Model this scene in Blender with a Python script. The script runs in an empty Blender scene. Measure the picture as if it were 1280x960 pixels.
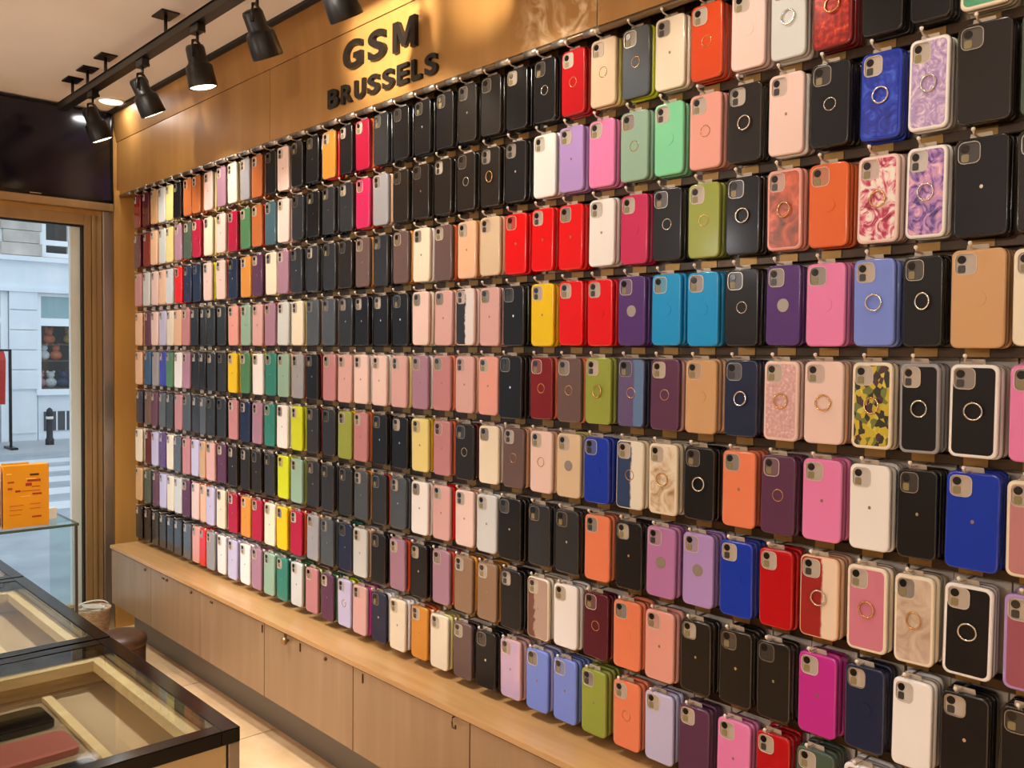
import bpy, bmesh, math, random
from mathutils import Matrix, Vector
random.seed(7)
SC = bpy.context.scene
COL = SC.collection

# ------------------------------------------------------------------ camera
EYE = 1.33                      # camera height above the shop floor
YAW, PITCH, ROLL, FPX = math.radians(42.957), math.radians(1.957), math.radians(0.619), 1100.0
_f = Vector((math.sin(YAW)*math.cos(PITCH), math.cos(YAW)*math.cos(PITCH), -math.sin(PITCH)))
_r = Vector((math.cos(YAW), -math.sin(YAW), 0.0))
_u = _r.cross(_f)
R2 = _r*math.cos(ROLL) + _u*math.sin(ROLL)
U2 = -_r*math.sin(ROLL) + _u*math.cos(ROLL)
cam = bpy.data.cameras.new('camera')
cam.sensor_width = 36.0
cam.lens = FPX/1280.0*36.0
cam.clip_start = 0.02
cam_o = bpy.data.objects.new('camera', cam)
COL.objects.link(cam_o)
M = Matrix((R2, U2, -_f)).transposed().to_4x4()
M.translation = Vector((0, 0, EYE))
cam_o.matrix_world = M
SC.camera = cam_o

def ray(px, py):
    return R2*((px-640)/FPX) + U2*((480-py)/FPX) + _f
def wall_s(px, py, X):          # distance along the wall where the photo's column meets the plane x = X
    d = ray(px, py)
    return d.y*X/d.x

# ------------------------------------------------------------------ world, exposure
SC.view_settings.view_transform = 'Standard'
SC.view_settings.look = 'None'
SC.view_settings.gamma = 1.0
SC.view_settings.exposure = -0.08
SC.view_settings.use_curve_mapping = False
W = bpy.data.worlds.new('overcast_sky')
SC.world = W
W.use_nodes = True
bg = W.node_tree.nodes['Background']
bg.inputs[0].default_value = (0.74, 0.87, 1.0, 1)
bg.inputs[1].default_value = 1.45

WARM = (1.0, 0.92, 0.80)
def lamp(name, kind, loc, energy, color=WARM, parent=None, aim=None, **kw):
    l = bpy.data.lights.new(name, kind)
    l.energy = energy
    l.color = color
    for k, v in kw.items():
        setattr(l, k, v)
    o = bpy.data.objects.new(name, l)
    COL.objects.link(o)
    o.location = loc
    if aim is not None:
        o.rotation_euler = Vector(aim).to_track_quat('-Z', 'Y').to_euler()
    return o
P_SPOT, P_ADDED_DOWN, P_CORNER, P_ADDED_GLOBE, P_ADDED_SIGN = 6.5, 150.0, 1.5, 22.0, 240.0

# ------------------------------------------------------------------ materials
def srgb(h):
    c = [int(h[i:i+2], 16)/255 for i in (0, 2, 4)]
    return tuple((v/12.92 if v <= .04045 else ((v+.055)/1.055)**2.4) for v in c) + (1,)
MATS = {}
def mat(name, hexc, rough=.5, metal=0.0, coat=0.0, emit=0.0, spec=.5):
    if name in MATS:
        return MATS[name]
    m = bpy.data.materials.new(name)
    m.use_nodes = True
    b = m.node_tree.nodes['Principled BSDF']
    c = srgb(hexc)
    b.inputs['Base Color'].default_value = c
    b.inputs['Roughness'].default_value = rough
    b.inputs['Metallic'].default_value = metal
    b.inputs['Coat Weight'].default_value = coat
    b.inputs['Coat Roughness'].default_value = .12
    b.inputs['Specular IOR Level'].default_value = spec
    if emit:
        b.inputs['Emission Color'].default_value = c
        b.inputs['Emission Strength'].default_value = emit
    m.diffuse_color = c
    MATS[name] = m
    return m
def noise_mat(name, stops, scale=8., rough=.5, metal=0.0, detail=5., stretch=(1, 1, 1), bump=0.0, coat=0.0, kind='NOISE', distort=0.0):
    """base colour from a noise (or voronoi) through a colour ramp; stops = [(pos, hex), ...]"""
    if name in MATS:
        return MATS[name]
    m = mat(name, stops[0][1], rough, metal, coat)
    nt = m.node_tree
    b = nt.nodes['Principled BSDF']
    tc = nt.nodes.new('ShaderNodeTexCoord')
    mp = nt.nodes.new('ShaderNodeMapping')
    mp.inputs['Scale'].default_value = stretch
    nt.links.new(tc.outputs['Object'], mp.inputs[0])
    if kind == 'NOISE':
        t = nt.nodes.new('ShaderNodeTexNoise')
        t.inputs['Detail'].default_value = detail
        t.inputs['Distortion'].default_value = distort
        out = t.outputs['Fac']
    else:
        t = nt.nodes.new('ShaderNodeTexVoronoi')
        sx = nt.nodes.new('ShaderNodeSeparateColor')
        nt.links.new(t.outputs['Color'], sx.inputs[0])
        out = sx.outputs[0]
    t.inputs['Scale'].default_value = scale
    nt.links.new(mp.outputs[0], t.inputs['Vector'])
    r = nt.nodes.new('ShaderNodeValToRGB')
    els = r.color_ramp.elements
    while len(els) > 1:
        els.remove(els[-1])
    els[0].position, els[0].color = stops[0][0], srgb(stops[0][1])
    for p, h in stops[1:]:
        e = els.new(p)
        e.color = srgb(h)
    if kind != 'NOISE':
        r.color_ramp.interpolation = 'CONSTANT'
    nt.links.new(out, r.inputs[0])
    nt.links.new(r.outputs[0], b.inputs['Base Color'])
    if bump:
        bp = nt.nodes.new('ShaderNodeBump')
        bp.inputs['Strength'].default_value = bump
        bp.inputs['Distance'].default_value = .002
        nt.links.new(out, bp.inputs['Height'])
        nt.links.new(bp.outputs[0], b.inputs['Normal'])
    return m
def split_mat(name, hl, hr, pos=0.0, wob=.012, rough=.35, axis=0):
    """two printed colours meeting along a ragged line at x = pos on the case"""
    if name in MATS:
        return MATS[name]
    m = mat(name, hl, rough)
    nt = m.node_tree
    b = nt.nodes['Principled BSDF']
    tc = nt.nodes.new('ShaderNodeTexCoord')
    sp = nt.nodes.new('ShaderNodeSeparateXYZ')
    nz = nt.nodes.new('ShaderNodeTexNoise')
    nz.inputs['Scale'].default_value = 60
    nt.links.new(tc.outputs['Object'], sp.inputs[0])
    nt.links.new(tc.outputs['Object'], nz.inputs['Vector'])
    a = nt.nodes.new('ShaderNodeMath')
    a.operation = 'MULTIPLY_ADD'
    nt.links.new(nz.outputs['Fac'], a.inputs[0])
    a.inputs[1].default_value = wob
    nt.links.new(sp.outputs[axis], a.inputs[2])
    mr = nt.nodes.new('ShaderNodeMapRange')
    mr.inputs[1].default_value = pos + wob*.5 - .0022
    mr.inputs[2].default_value = pos + wob*.5 + .0022
    nt.links.new(a.outputs[0], mr.inputs[0])
    mx = nt.nodes.new('ShaderNodeMix')
    mx.data_type = 'RGBA'
    nt.links.new(mr.outputs[0], mx.inputs['Factor'])
    mx.inputs['A'].default_value = srgb(hl)
    mx.inputs['B'].default_value = srgb(hr)
    nt.links.new(mx.outputs['Result'], b.inputs['Base Color'])
    return m
def glass_mat(name, tint=(.97, .985, .98), rough=.0, ior=1.45):
    m = bpy.data.materials.new(name)
    m.use_nodes = True
    nt = m.node_tree
    nt.nodes.clear()
    o = nt.nodes.new('ShaderNodeOutputMaterial')
    mx = nt.nodes.new('ShaderNodeMixShader')
    fr = nt.nodes.new('ShaderNodeFresnel')
    fr.inputs[0].default_value = ior
    tr = nt.nodes.new('ShaderNodeBsdfTransparent')
    tr.inputs[0].default_value = tint + (1,)
    gl = nt.nodes.new('ShaderNodeBsdfGlossy')
    gl.inputs['Roughness'].default_value = rough
    ge = nt.nodes.new('ShaderNodeNewGeometry')      # reflect on the outer faces only: no false total reflection inside the sheet
    mu = nt.nodes.new('ShaderNodeMath')
    mu.operation = 'MULTIPLY_ADD'
    nt.links.new(ge.outputs['Backfacing'], mu.inputs[0])
    mu.inputs[1].default_value = -1.0
    mu.inputs[2].default_value = 1.0
    m2 = nt.nodes.new('ShaderNodeMath')
    m2.operation = 'MULTIPLY'
    nt.links.new(fr.outputs[0], m2.inputs[0])
    nt.links.new(mu.outputs[0], m2.inputs[1])
    nt.links.new(m2.outputs[0], mx.inputs[0])
    nt.links.new(tr.outputs[0], mx.inputs[1])
    nt.links.new(gl.outputs[0], mx.inputs[2])
    nt.links.new(mx.outputs[0], o.inputs[0])
    MATS[name] = m
    return m

# ------------------------------------------------------------------ mesh helpers
def new_mesh(name, bm):
    bmesh.ops.recalc_face_normals(bm, faces=bm.faces[:])
    me = bpy.data.meshes.new(name)
    bm.to_mesh(me)
    bm.free()
    return me
def add_box(bm, lo, hi, bevel=0.0):
    v = [bm.verts.new((x, y, z)) for x in (lo[0], hi[0]) for y in (lo[1], hi[1]) for z in (lo[2], hi[2])]
    fs = [(0, 1, 3, 2), (4, 6, 7, 5), (0, 4, 5, 1), (2, 3, 7, 6), (0, 2, 6, 4), (1, 5, 7, 3)]
    faces = [bm.faces.new([v[i] for i in f]) for f in fs]
    if bevel:
        es = {e for f in faces for e in f.edges}
        bmesh.ops.bevel(bm, geom=list(es), offset=bevel, segments=2, affect='EDGES', profile=.6)
def box_me(name, lo, hi, bevel=0.0):
    bm = bmesh.new()
    add_box(bm, lo, hi, bevel)
    return new_mesh(name, bm)
def boxes_me(name, lst, bevel=0.0):
    bm = bmesh.new()
    for lo, hi in lst:
        add_box(bm, lo, hi, bevel)
    return new_mesh(name, bm)
def frame_of(d):
    d = Vector(d).normalized()
    a = Vector((0, 0, 1)) if abs(d.z) < .9 else Vector((1, 0, 0))
    x = d.cross(a).normalized()
    return x, d.cross(x).normalized()
def add_tube(bm, pts, rad, n=8, cap=True):
    pts = [Vector(p) for p in pts]
    rads = rad if isinstance(rad, (list, tuple)) else [rad]*len(pts)
    loops = []
    for i, p in enumerate(pts):
        d = (pts[min(i+1, len(pts)-1)] - pts[max(i-1, 0)])
        if d.length < 1e-9:
            d = pts[-1]-pts[0]
        x, y = frame_of(d)
        loops.append([bm.verts.new(p + (x*math.cos(2*math.pi*k/n) + y*math.sin(2*math.pi*k/n))*rads[i]) for k in range(n)])
    for a, b in zip(loops, loops[1:]):
        for k in range(n):
            f = bm.faces.new((a[k], a[(k+1) % n], b[(k+1) % n], b[k]))
            f.smooth = True
    if cap:
        bm.faces.new(loops[0][::-1])
        bm.faces.new(loops[-1])
def tube_me(name, pts, rad, n=8):
    bm = bmesh.new()
    add_tube(bm, pts, rad, n)
    return new_mesh(name, bm)
def rrect(w, h, r, n=4, cx=0., cz=0.):
    pts = []
    for (sx, sz, a0) in ((1, 1, 0), (-1, 1, 90), (-1, -1, 180), (1, -1, 270)):
        ox, oz = cx+sx*(w/2-r), cz+sz*(h/2-r)
        for k in range(n+1):
            a = math.radians(a0+90*k/n)
            pts.append((ox+r*math.cos(a), oz+r*math.sin(a)))
    return pts
def add_plate(bm, pts, y0, y1, bev=0.0):
    """flat plate with outline pts (x, z) from y0 (front) to y1 (back)"""
    n = len(pts)
    a = [bm.verts.new((x, y0, z)) for x, z in pts]
    b = [bm.verts.new((x, y1, z)) for x, z in pts]
    bm.faces.new(a)
    bm.faces.new(b[::-1])
    for k in range(n):
        bm.faces.new((a[k], b[k], b[(k+1) % n], a[(k+1) % n]))
def plate_me(name, pts, y0, y1):
    bm = bmesh.new()
    add_plate(bm, pts, y0, y1)
    return new_mesh(name, bm)
def ring_plate_me(name, outer, inner, y0, y1):
    """plate with a hole (same number of points in both outlines)"""
    bm = bmesh.new()
    L = [[bm.verts.new((x, y, z)) for x, z in pts] for pts, y in ((outer, y0), (inner, y0), (inner, y1), (outer, y1))]
    n = len(outer)
    for i in range(4):
        a, b = L[i], L[(i+1) % 4]
        for k in range(n):
            bm.faces.new((a[k], a[(k+1) % n], b[(k+1) % n], b[k]))
    return new_mesh(name, bm)
def torus_me(name, R, r, nR=20, nr=6, flat=1.0):
    bm = bmesh.new()
    vs = []
    for i in range(nR):
        A = 2*math.pi*i/nR
        vs.append([bm.verts.new(((R+r*math.cos(2*math.pi*j/nr))*math.cos(A), r*flat*math.sin(2*math.pi*j/nr), (R+r*math.cos(2*math.pi*j/nr))*math.sin(A))) for j in range(nr)])
    for i in range(nR):
        for j in range(nr):
            f = bm.faces.new((vs[i][j], vs[(i+1) % nR][j], vs[(i+1) % nR][(j+1) % nr], vs[i][(j+1) % nr]))
            f.smooth = True
    return new_mesh(name, bm)
def lathe_me(name, prof, n=24):
    """prof = [(radius, z)], revolved about z"""
    bm = bmesh.new()
    L = []
    for r, z in prof:
        L.append([bm.verts.new((max(r, 1e-5)*math.cos(2*math.pi*k/n), max(r, 1e-5)*math.sin(2*math.pi*k/n), z)) for k in range(n)])
    for a, b in zip(L, L[1:]):
        for k in range(n):
            f = bm.faces.new((a[k], a[(k+1) % n], b[(k+1) % n], b[k]))
            f.smooth = True
    bm.faces.new(L[0][::-1])
    bm.faces.new(L[-1])
    return new_mesh(name, bm)

# ------------------------------------------------------------------ object helpers
def obj(name, me, m=None, parent=None, loc=None, rot=None):
    o = bpy.data.objects.new(name, me)
    COL.objects.link(o)
    if m is not None:
        if not me.materials:
            me.materials.append(m)
        if me.materials[0] != m:
            o.material_slots[0].link = 'OBJECT'
            o.material_slots[0].material = m
    if parent is not None:
        o.parent = parent
    if loc is not None:
        o.location = loc
    if rot is not None:
        o.rotation_euler = rot
    return o
def tag(o, label, cat, group=None, kind=None):
    o['label'] = label
    o['category'] = cat
    if group:
        o['group'] = group
    if kind:
        o['kind'] = kind
    return o
def thing(name, label, cat, loc=(0, 0, 0), rz=0.0, group=None):
    o = bpy.data.objects.new(name, None)
    o.empty_display_size = .05
    COL.objects.link(o)
    o.location = loc
    o.rotation_euler = (0, 0, rz)
    return tag(o, label, cat, group)
def struct(name, me, m, label, cat, parent=None):
    o = obj(name, me, m, parent)
    if parent is None:
        o['kind'] = 'structure'
        o['label'] = label
        o['category'] = cat
    return o

# ================================================================== SETTING
CEIL = EYE+1.111
FX = 1.485         # fascia above the display
CX = 1.495         # front of the hanging cases
BX = 1.566         # back wall of the display niche
FS = 4.36          # street front
XL, SB = -2.4, -2.6
m_floor = noise_mat('floor_tile', [(.3, 'd0a878'), (.5, 'dab486'), (.7, 'e2be94')], 9, .42, bump=.05)
m_ceil = noise_mat('ceiling_paint', [(.35, 'e4dcd4'), (.7, 'eae3dc')], 3, .8)
m_brass = noise_mat('brushed_bronze', [(.3, 'c4904a'), (.55, 'ca9750'), (.75, 'd09f5a')], 4, .38, .15, stretch=(6, 6, .4))
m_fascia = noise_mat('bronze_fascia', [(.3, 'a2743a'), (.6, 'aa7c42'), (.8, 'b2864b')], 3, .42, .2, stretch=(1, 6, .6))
def add_pale_patch(m, s0, z0, rs, rz):
    # pale cloudy patch mixed into the sheet colour
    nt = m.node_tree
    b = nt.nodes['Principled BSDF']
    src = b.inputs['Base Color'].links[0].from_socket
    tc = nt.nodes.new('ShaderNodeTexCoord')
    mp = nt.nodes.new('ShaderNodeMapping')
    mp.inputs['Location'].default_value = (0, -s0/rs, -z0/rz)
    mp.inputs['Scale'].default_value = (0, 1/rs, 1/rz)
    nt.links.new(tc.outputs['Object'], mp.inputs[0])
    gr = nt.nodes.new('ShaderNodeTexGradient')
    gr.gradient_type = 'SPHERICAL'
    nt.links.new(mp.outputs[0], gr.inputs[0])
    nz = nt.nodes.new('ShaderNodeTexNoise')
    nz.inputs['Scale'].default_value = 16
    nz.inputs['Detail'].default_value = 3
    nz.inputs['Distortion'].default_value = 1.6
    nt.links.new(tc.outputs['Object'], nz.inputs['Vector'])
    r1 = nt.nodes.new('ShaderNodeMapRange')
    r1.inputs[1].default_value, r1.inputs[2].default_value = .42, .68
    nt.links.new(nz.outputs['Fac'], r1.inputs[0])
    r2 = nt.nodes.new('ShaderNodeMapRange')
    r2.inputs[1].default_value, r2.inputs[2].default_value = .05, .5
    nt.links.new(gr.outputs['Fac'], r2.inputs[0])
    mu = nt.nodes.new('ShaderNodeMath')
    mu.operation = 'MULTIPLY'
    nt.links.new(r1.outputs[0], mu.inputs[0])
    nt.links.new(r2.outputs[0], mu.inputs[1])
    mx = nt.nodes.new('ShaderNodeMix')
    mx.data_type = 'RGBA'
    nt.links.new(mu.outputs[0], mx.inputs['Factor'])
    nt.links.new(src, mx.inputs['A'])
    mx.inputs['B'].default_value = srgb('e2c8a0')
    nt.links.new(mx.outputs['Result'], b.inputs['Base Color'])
add_pale_patch(m_fascia, wall_s(698, 20, FX), EYE+.80, .16, .14)
m_niche = noise_mat('brown_bronze_back', [(.3, '4a3316'), (.6, '6b4a20'), (.8, '8a6430')], 12, .32, .55, stretch=(1, 4, .3))
m_plaster = mat('shop_wall_paint', 'c9b89f', .8)
m_plate = noise_mat('cream_plate', [(.3, 'cdbfae'), (.7, 'd8ccbd')], 6, .5)
m_steel = mat('brushed_steel', 'b9b2a6', .3, .9)
m_frame = noise_mat('door_bronze', [(.3, '94734a'), (.55, '9a7a50'), (.75, 'a18258')], 4, .38, .25, stretch=(6, 6, .4))
m_black = mat('black_lacquer', '080707', .12, 0, .1, 0, .35)
m_dark = mat('matte_black_metal', '14120f', .38, .2)
m_gasket = mat('black_rubber', '0a0a0a', .6)
m_white = mat('white_plastic', 'ece6da', .4)
m_glass = glass_mat('clear_glass')
m_glass2 = glass_mat('counter_glass', (.96, .975, .955), 0.0, 1.6)

# floor: large tiles with joints
fl = struct('floor', box_me('floor', (XL, SB, -.05), (BX+.1, FS, -.004)), mat('grout', '8a7558', .8), 'tan tiled shop floor', 'floor')
tile_me = box_me('tile', (0, 0, 0), (.596, .596, .004))
for i in range(7):
    for j in range(12):
        x, y = XL+.6*i, SB+.6*j
        if y > FS-.1:
            continue
        o = obj('tile', tile_me, m_floor, fl, (x+.002, y+.002, -.004))
        if x+.6 > BX+.1:
            o.scale.x = (BX+.09-x)/.6
        if y+.6 > FS:
            o.scale.y = (FS-.004-y)/.6
struct('ceiling', box_me('ceiling', (XL, SB, CEIL), (BX+.1, FS+.1, CEIL+.06)), m_ceil, 'beige painted ceiling', 'ceiling')
struct('wall_left', box_me('wall_left', (XL-.08, SB, 0), (XL, FS, CEIL)), m_plaster, 'plain cream side wall', 'wall')
struct('wall_back', box_me('wall_back', (XL, SB-.08, 0), (BX, SB, CEIL)), m_plaster, 'plain cream rear wall', 'wall')
wr = struct('wall_right', box_me('wall_right', (BX, SB, 0), (BX+.08, FS, CEIL)), m_niche, 'brown bronze display wall behind the phone cases', 'wall')

# fascia sheets above the display (with joints), the upper strip leaning out a little
fa = thing('wall_fascia', '', '')
for k in ('label', 'category'):
    del fa[k]
fa['kind'] = 'structure'
fa['label'] = 'golden bronze fascia above the phone case display'
fa['category'] = 'wall'
ZR, ZL1 = EYE+.728, EYE+.979
joints = [FS-.0, 2.848, 1.33, -.2, -1.6]
for a, b in zip(joints, joints[1:]):
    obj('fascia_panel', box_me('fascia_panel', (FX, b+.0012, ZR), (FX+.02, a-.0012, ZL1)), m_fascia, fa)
bm = bmesh.new()
vv = [(FX-.002, ZL1+.002), (FX+.03, ZL1+.002), (FX+.03, CEIL), (FX-.03, CEIL)]
L = [[bm.verts.new((x, y, z)) for x, z in vv] for y in (-1.6, FS)]
bm.faces.new(L[0]); bm.faces.new(L[1][::-1])
for k in range(4):
    bm.faces.new((L[0][k], L[1][k], L[1][(k+1) % 4], L[0][(k+1) % 4]))
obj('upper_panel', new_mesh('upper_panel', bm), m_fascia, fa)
struct('trim_1', box_me('trim_1', (FX-.052, -1.6, CEIL-.012), (FX-.028, FS, CEIL)), mat('shadow_gap', '1c1712', .7), 'dark shadow gap trim along the ceiling edge', 'trim')

# side panel closing the niche by the door
struct('wall_end', box_me('wall_end', (1.460, 4.325, 0), (BX, FS, ZR+.02)), m_brass, 'bronze end panel between the door and the case display', 'wall')

# street front
ZH = EYE+.623
sf = struct('wall_front', boxes_me('wall_front', [((XL, FS, 0), (-1.9, FS+.1, CEIL)), ((-1.9, FS, ZH), (1.455, FS+.1, CEIL)), ((1.455, FS, 0), (BX+.08, FS+.1, CEIL)), ((-1.9, FS, 0), (1.455, FS+.1, .12))]), m_brass, 'bronze clad wall around the shop entrance', 'wall')
hd = struct('trim_2', box_me('trim_2', (-1.9, FS-.047, EYE+.646), (1.456, FS, EYE+.681), .004), m_frame, 'bronze ledge over the glass door', 'trim')
# glazed door
dr = thing('door_1', '', '')
dr['kind'] = 'structure'
dr['label'] = 'bronze framed glass door looking out on the street'
dr['category'] = 'door'
z0, z1 = .13, EYE+.573
obj('stile', boxes_me('stile', [((1.333, FS-.02, 0.0), (1.362, FS+.03, ZH)), ((1.364, FS-.028, 0.0), (1.381, FS+.03, ZH)), ((1.383, FS-.02, 0.0), (1.409, FS+.03, ZH))], .002), m_frame, dr)
obj('stile', box_me('stile2', (.16, FS-.02, 0.0), (.235, FS+.03, ZH)), m_frame, dr)
obj('top_rail', box_me('top_rail', (.235, FS-.02, z1), (1.333, FS+.03, ZH), .002), m_frame, dr)
obj('bottom_rail', box_me('bottom_rail', (.235, FS-.02, 0), (1.333, FS+.03, z0)), m_frame, dr)
obj('gasket', boxes_me('gasket', [((1.325, FS-.008, z0), (1.333, FS+.02, z1)), ((.235, FS-.008, z0), (.243, FS+.02, z1)), ((.243, FS-.008, z1-.007), (1.325, FS+.02, z1))]), m_gasket, dr)
obj('outer_frame', boxes_me('outer_frame', [((1.284, FS+.022, z0), (1.329, FS+.05, z1)), ((.24, FS+.022, z0), (.28, FS+.05, z1))]), mat('pale_aluminium', 'e6e8e2', .35, .1), dr)
obj('pane', box_me('pane', (.243, FS+.006, z0), (1.325, FS+.012, z1-.007)), m_glass, dr)
w2 = thing('window_1', '', '')
w2['kind'] = 'structure'
w2['label'] = 'tall shop window left of the glass door'
w2['category'] = 'window'
obj('pane', box_me('pane', (-1.85, FS+.006, z0), (.155, FS+.012, z1)), m_glass, w2)
obj('window_frame', boxes_me('window_frame', [((-1.9, FS-.02, z0-.01), (-1.85, FS+.03, z1)), ((-1.9, FS-.02, z1), (.16, FS+.03, ZH))]), m_frame, w2)
struct('trim_3', box_me('trim_3', (1.411, FS-.03, 0), (1.457, FS+.03, EYE+.644), .003), m_steel, 'pale metal door jamb beside the bronze end panel', 'trim')

# dark screen over the door
ds = thing('display_screen', 'wide dark glossy screen mounted above the glass door', 'screen', (.755, FS, EYE+.685))
m_scr = noise_mat('screen_reflection', [(.35, '08070a'), (.6, '120d1c'), (.8, '241a3c')], 2.2, .14, 0, stretch=(1, 1, 2.6), distort=.6)  # purple smears: street reflection painted into the screen colour
obj('screen', box_me('screen', (-.72, -.034, .012), (.69, -.004, .407)), m_scr, ds)
obj('bezel', boxes_me('bezel', [((-.73, -.04, .0), (.70, -.003, .012)), ((-.73, -.04, .407), (.70, -.003, .417)), ((.69, -.04, .012), (.70, -.003, .407)), ((-.73, -.04, .012), (-.72, -.003, .407))], .002), m_black, ds)
obj('badge', box_me('badge', (.345, -.0425, .004), (.392, -.04, .008)), m_steel, ds)

# ================================================================== CASES
CASE_W, CASE_H, CASE_T = .0745, .150, .0105
PAL = {
 'bk': ('black', '121114'), 'ch': ('charcoal', '2b2d31'), 'sl': ('slate grey', '4c545c'), 'nv': ('navy blue', '1c2644'),
 'bb': ('brown-black', '221c17'), 'br': ('taupe brown', '6a5450'), 'bz': ('bronze', '92755c'), 'dr': ('dark red', '7c1519'),
 'mr': ('maroon', '561026'), 'rd': ('red', 'e60004'), 'cr': ('crimson', 'b0163c'), 'hp': ('hot pink', 'c82a5c'),
 'mg': ('magenta', 'c02e92'), 'or': ('orange', 'e06a34'), 'oo': ('orange-red', 'd44a20'), 'am': ('amber', 'd8923a'),
 'yl': ('yellow', 'efc80e'), 'ly': ('pale yellow', 'ecdc8e'), 'lm': ('lime yellow', 'd0dc24'), 'ol': ('olive green', '96a244'),
 'sg': ('sage green', '92b4a0'), 'mt': ('mint green', '80d6a6'), 'gn': ('green', '4f8259'), 'tl': ('teal green', '348274'),
 'te': ('teal blue', '20608a'), 'sk': ('sky blue', '1298dc'), 'rb': ('royal blue', '1438b4'), 'pw': ('periwinkle blue', '7a90e4'),
 'lv': ('lavender', 'c6c2e6'), 'li': ('lilac', 'b294d4'), 'pu': ('purple', '523078'), 'pl': ('plum', '5c3452'),
 'mv': ('mauve', 'a88096'), 'pk': ('pink', 'e884ba'), 'rp': ('rose pink', 'daaca8'), 'dp': ('dusty pink', 'c08488'),
 'rs': ('deep red', 'b80a16'), 'ob': ('burnt orange', 'bc6a38'), 'dg': ('dark green', '48594c'), 'st': ('slate teal', '43626e'), 'pp': ('pale pink', 'eed0c8'), 'sp': ('salmon pink', 'e8a498'), 'co': ('coral', 'ee8660'), 'pe': ('peach', 'eec09c'),
 'tn': ('tan', 'cfa476'), 'bg': ('beige', 'dcc4a4'), 'cm': ('cream', 'eee2ca'), 'wh': ('white', 'f2f0ee'),
 'gy': ('grey', '9c9ca2'), 'pg': ('pale grey', 'd2d6d6'), 'os': ('orchid', 'b87cb4'),
}
ROWS = [
 # top row
 "dr mr tn pg ly bk ob ob pp/ly mv cm/ly gy ob bk pp bk bk am/rd bk/dr cr/or ch bk bk bk bb bb bk bk+o rs+o bg/ly+o sl/lm+o cm oo+o pp+d pg/wh+r #redglit+g bk+r bk #aqua bk",
 # second
 "mr dr pe pg ly mv/or dg cr cm/ly pp/pe cr gn ob/rd st pp ch bk ch ch/dr hp/oo gy/pe bb bb bb bb+o bb+g bk wh li pk sg+o mt+d sp+o bb+r pp/wh bk+o #bluemarble+r #lilacmarble+r bb^ dg^",
 # third
 "dp pg pp pe pg rd nv nv pp/lm pp/or nv am pl cm/ly mv/co ch ch ch/bz bb br/am ch br/am cm/wh br/or pe/am bg/pe rd rd rd wh hp+d bk+o ol+o bk+r #rust+g or+d #redfloral+g #purplefloral+r bk^ bb^",
 # fourth
 "pe pl pp lv cm pe dp bk bb ch ch sp sg/or rp/or mv/cr pg cm/ly sl/bz sl/br ch bk bk bk pp/cm rp/pe #torn rp bk yl rd rd+d pu+d sk+d sk+d bk+o pu+d pk+d pw+r bk+r tn+d^ cm",
 # fifth
 "pe te gy rb gn wh mv bk bk ch ch yl gn/yl wh/lm tl/mr sg/pe gy/oo bk/dr dp/pe rp/pe pp/wh pp/wh rp/ly mv/wh dp/co rp/pe sp bk~^ dr/co+o br/co+o ol+g #bluepurple+o pl/rp+o tn/pe+d nv+r #pinkglit+g pp/pe+g #camo+g #blkclear+r #blkwhite+r pk",
 # sixth
 "nv br pl sl ch/dr dp sl ch sl ch ch dp/mr nv mv tl wh lm ch/dr ch ol/yl dp/or bk bk ly/yl dp/or bb/mr+o cm/wh br/pe+o pp/pe+o bg/ly+d rb+d #navywhite+o #creammarble+g bk+r co pl+o pk wh bk rb^ #pinkcream",
 # seventh
 "cm mr lv pu cm sl/mr dp lv/mr tn rp/oo pl bb bb bb ch lm sg/ol ch/mr ch ch sl/am ch/oo sl wh rp/rd pp/pe pg bk~^ ch ch co bk os+d li+d rb+d rs+d #redcream+r #rosecream+g #beigemarble+g #blkwhite+r #roselav",
 # eighth
 "tn dg pl lv cm pg pl pp/oo pe/or lv cm/pe cr am/oo cr cm/ly yl cr/oo gy/am sl nv/tl pg/pe bk mv/oo bk mv/oo bz/am bz/am bk #copper wh mr+o co+d sp bb bb bb mg nv+d wh bk bk",
 # bottom
 "bk bk bk bk bk ch sl sp rd gy wh lv wh mv/dp sg tl pg/gn dp/ol pl/gn lv/lm+o rp/mg nv/wh cm/wh am/or cm/ly br/bk bk #iripink pw/lv pw ol co+o lv pl pk rs dg wh ch",
]
COLX = [169.3, 180, 189, 198.2, 207.6, 217, 228, 239, 249.5, 258, 271, 285.4, 300.4, 315, 331, 346.3, 363.8, 383, 402.5, 423, 443,
        465.6, 489.6, 515.3, 541.6, 570, 599, 629, 663, 697, 733, 772.5, 812.5, 857, 905, 955, 1006, 1066, 1127, 1187, 1264]
COLX_TOP = [168.5, 179, 188.8, 198, 207.6, 217.5, 229, 240.6, 254] + COLX[10:]
ROW_Z = [EYE+.5543-.178*k for k in range(9)]
ORD = ['top', 'second', 'third', 'fourth', 'fifth', 'sixth', 'seventh', 'eighth', 'bottom']

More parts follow.
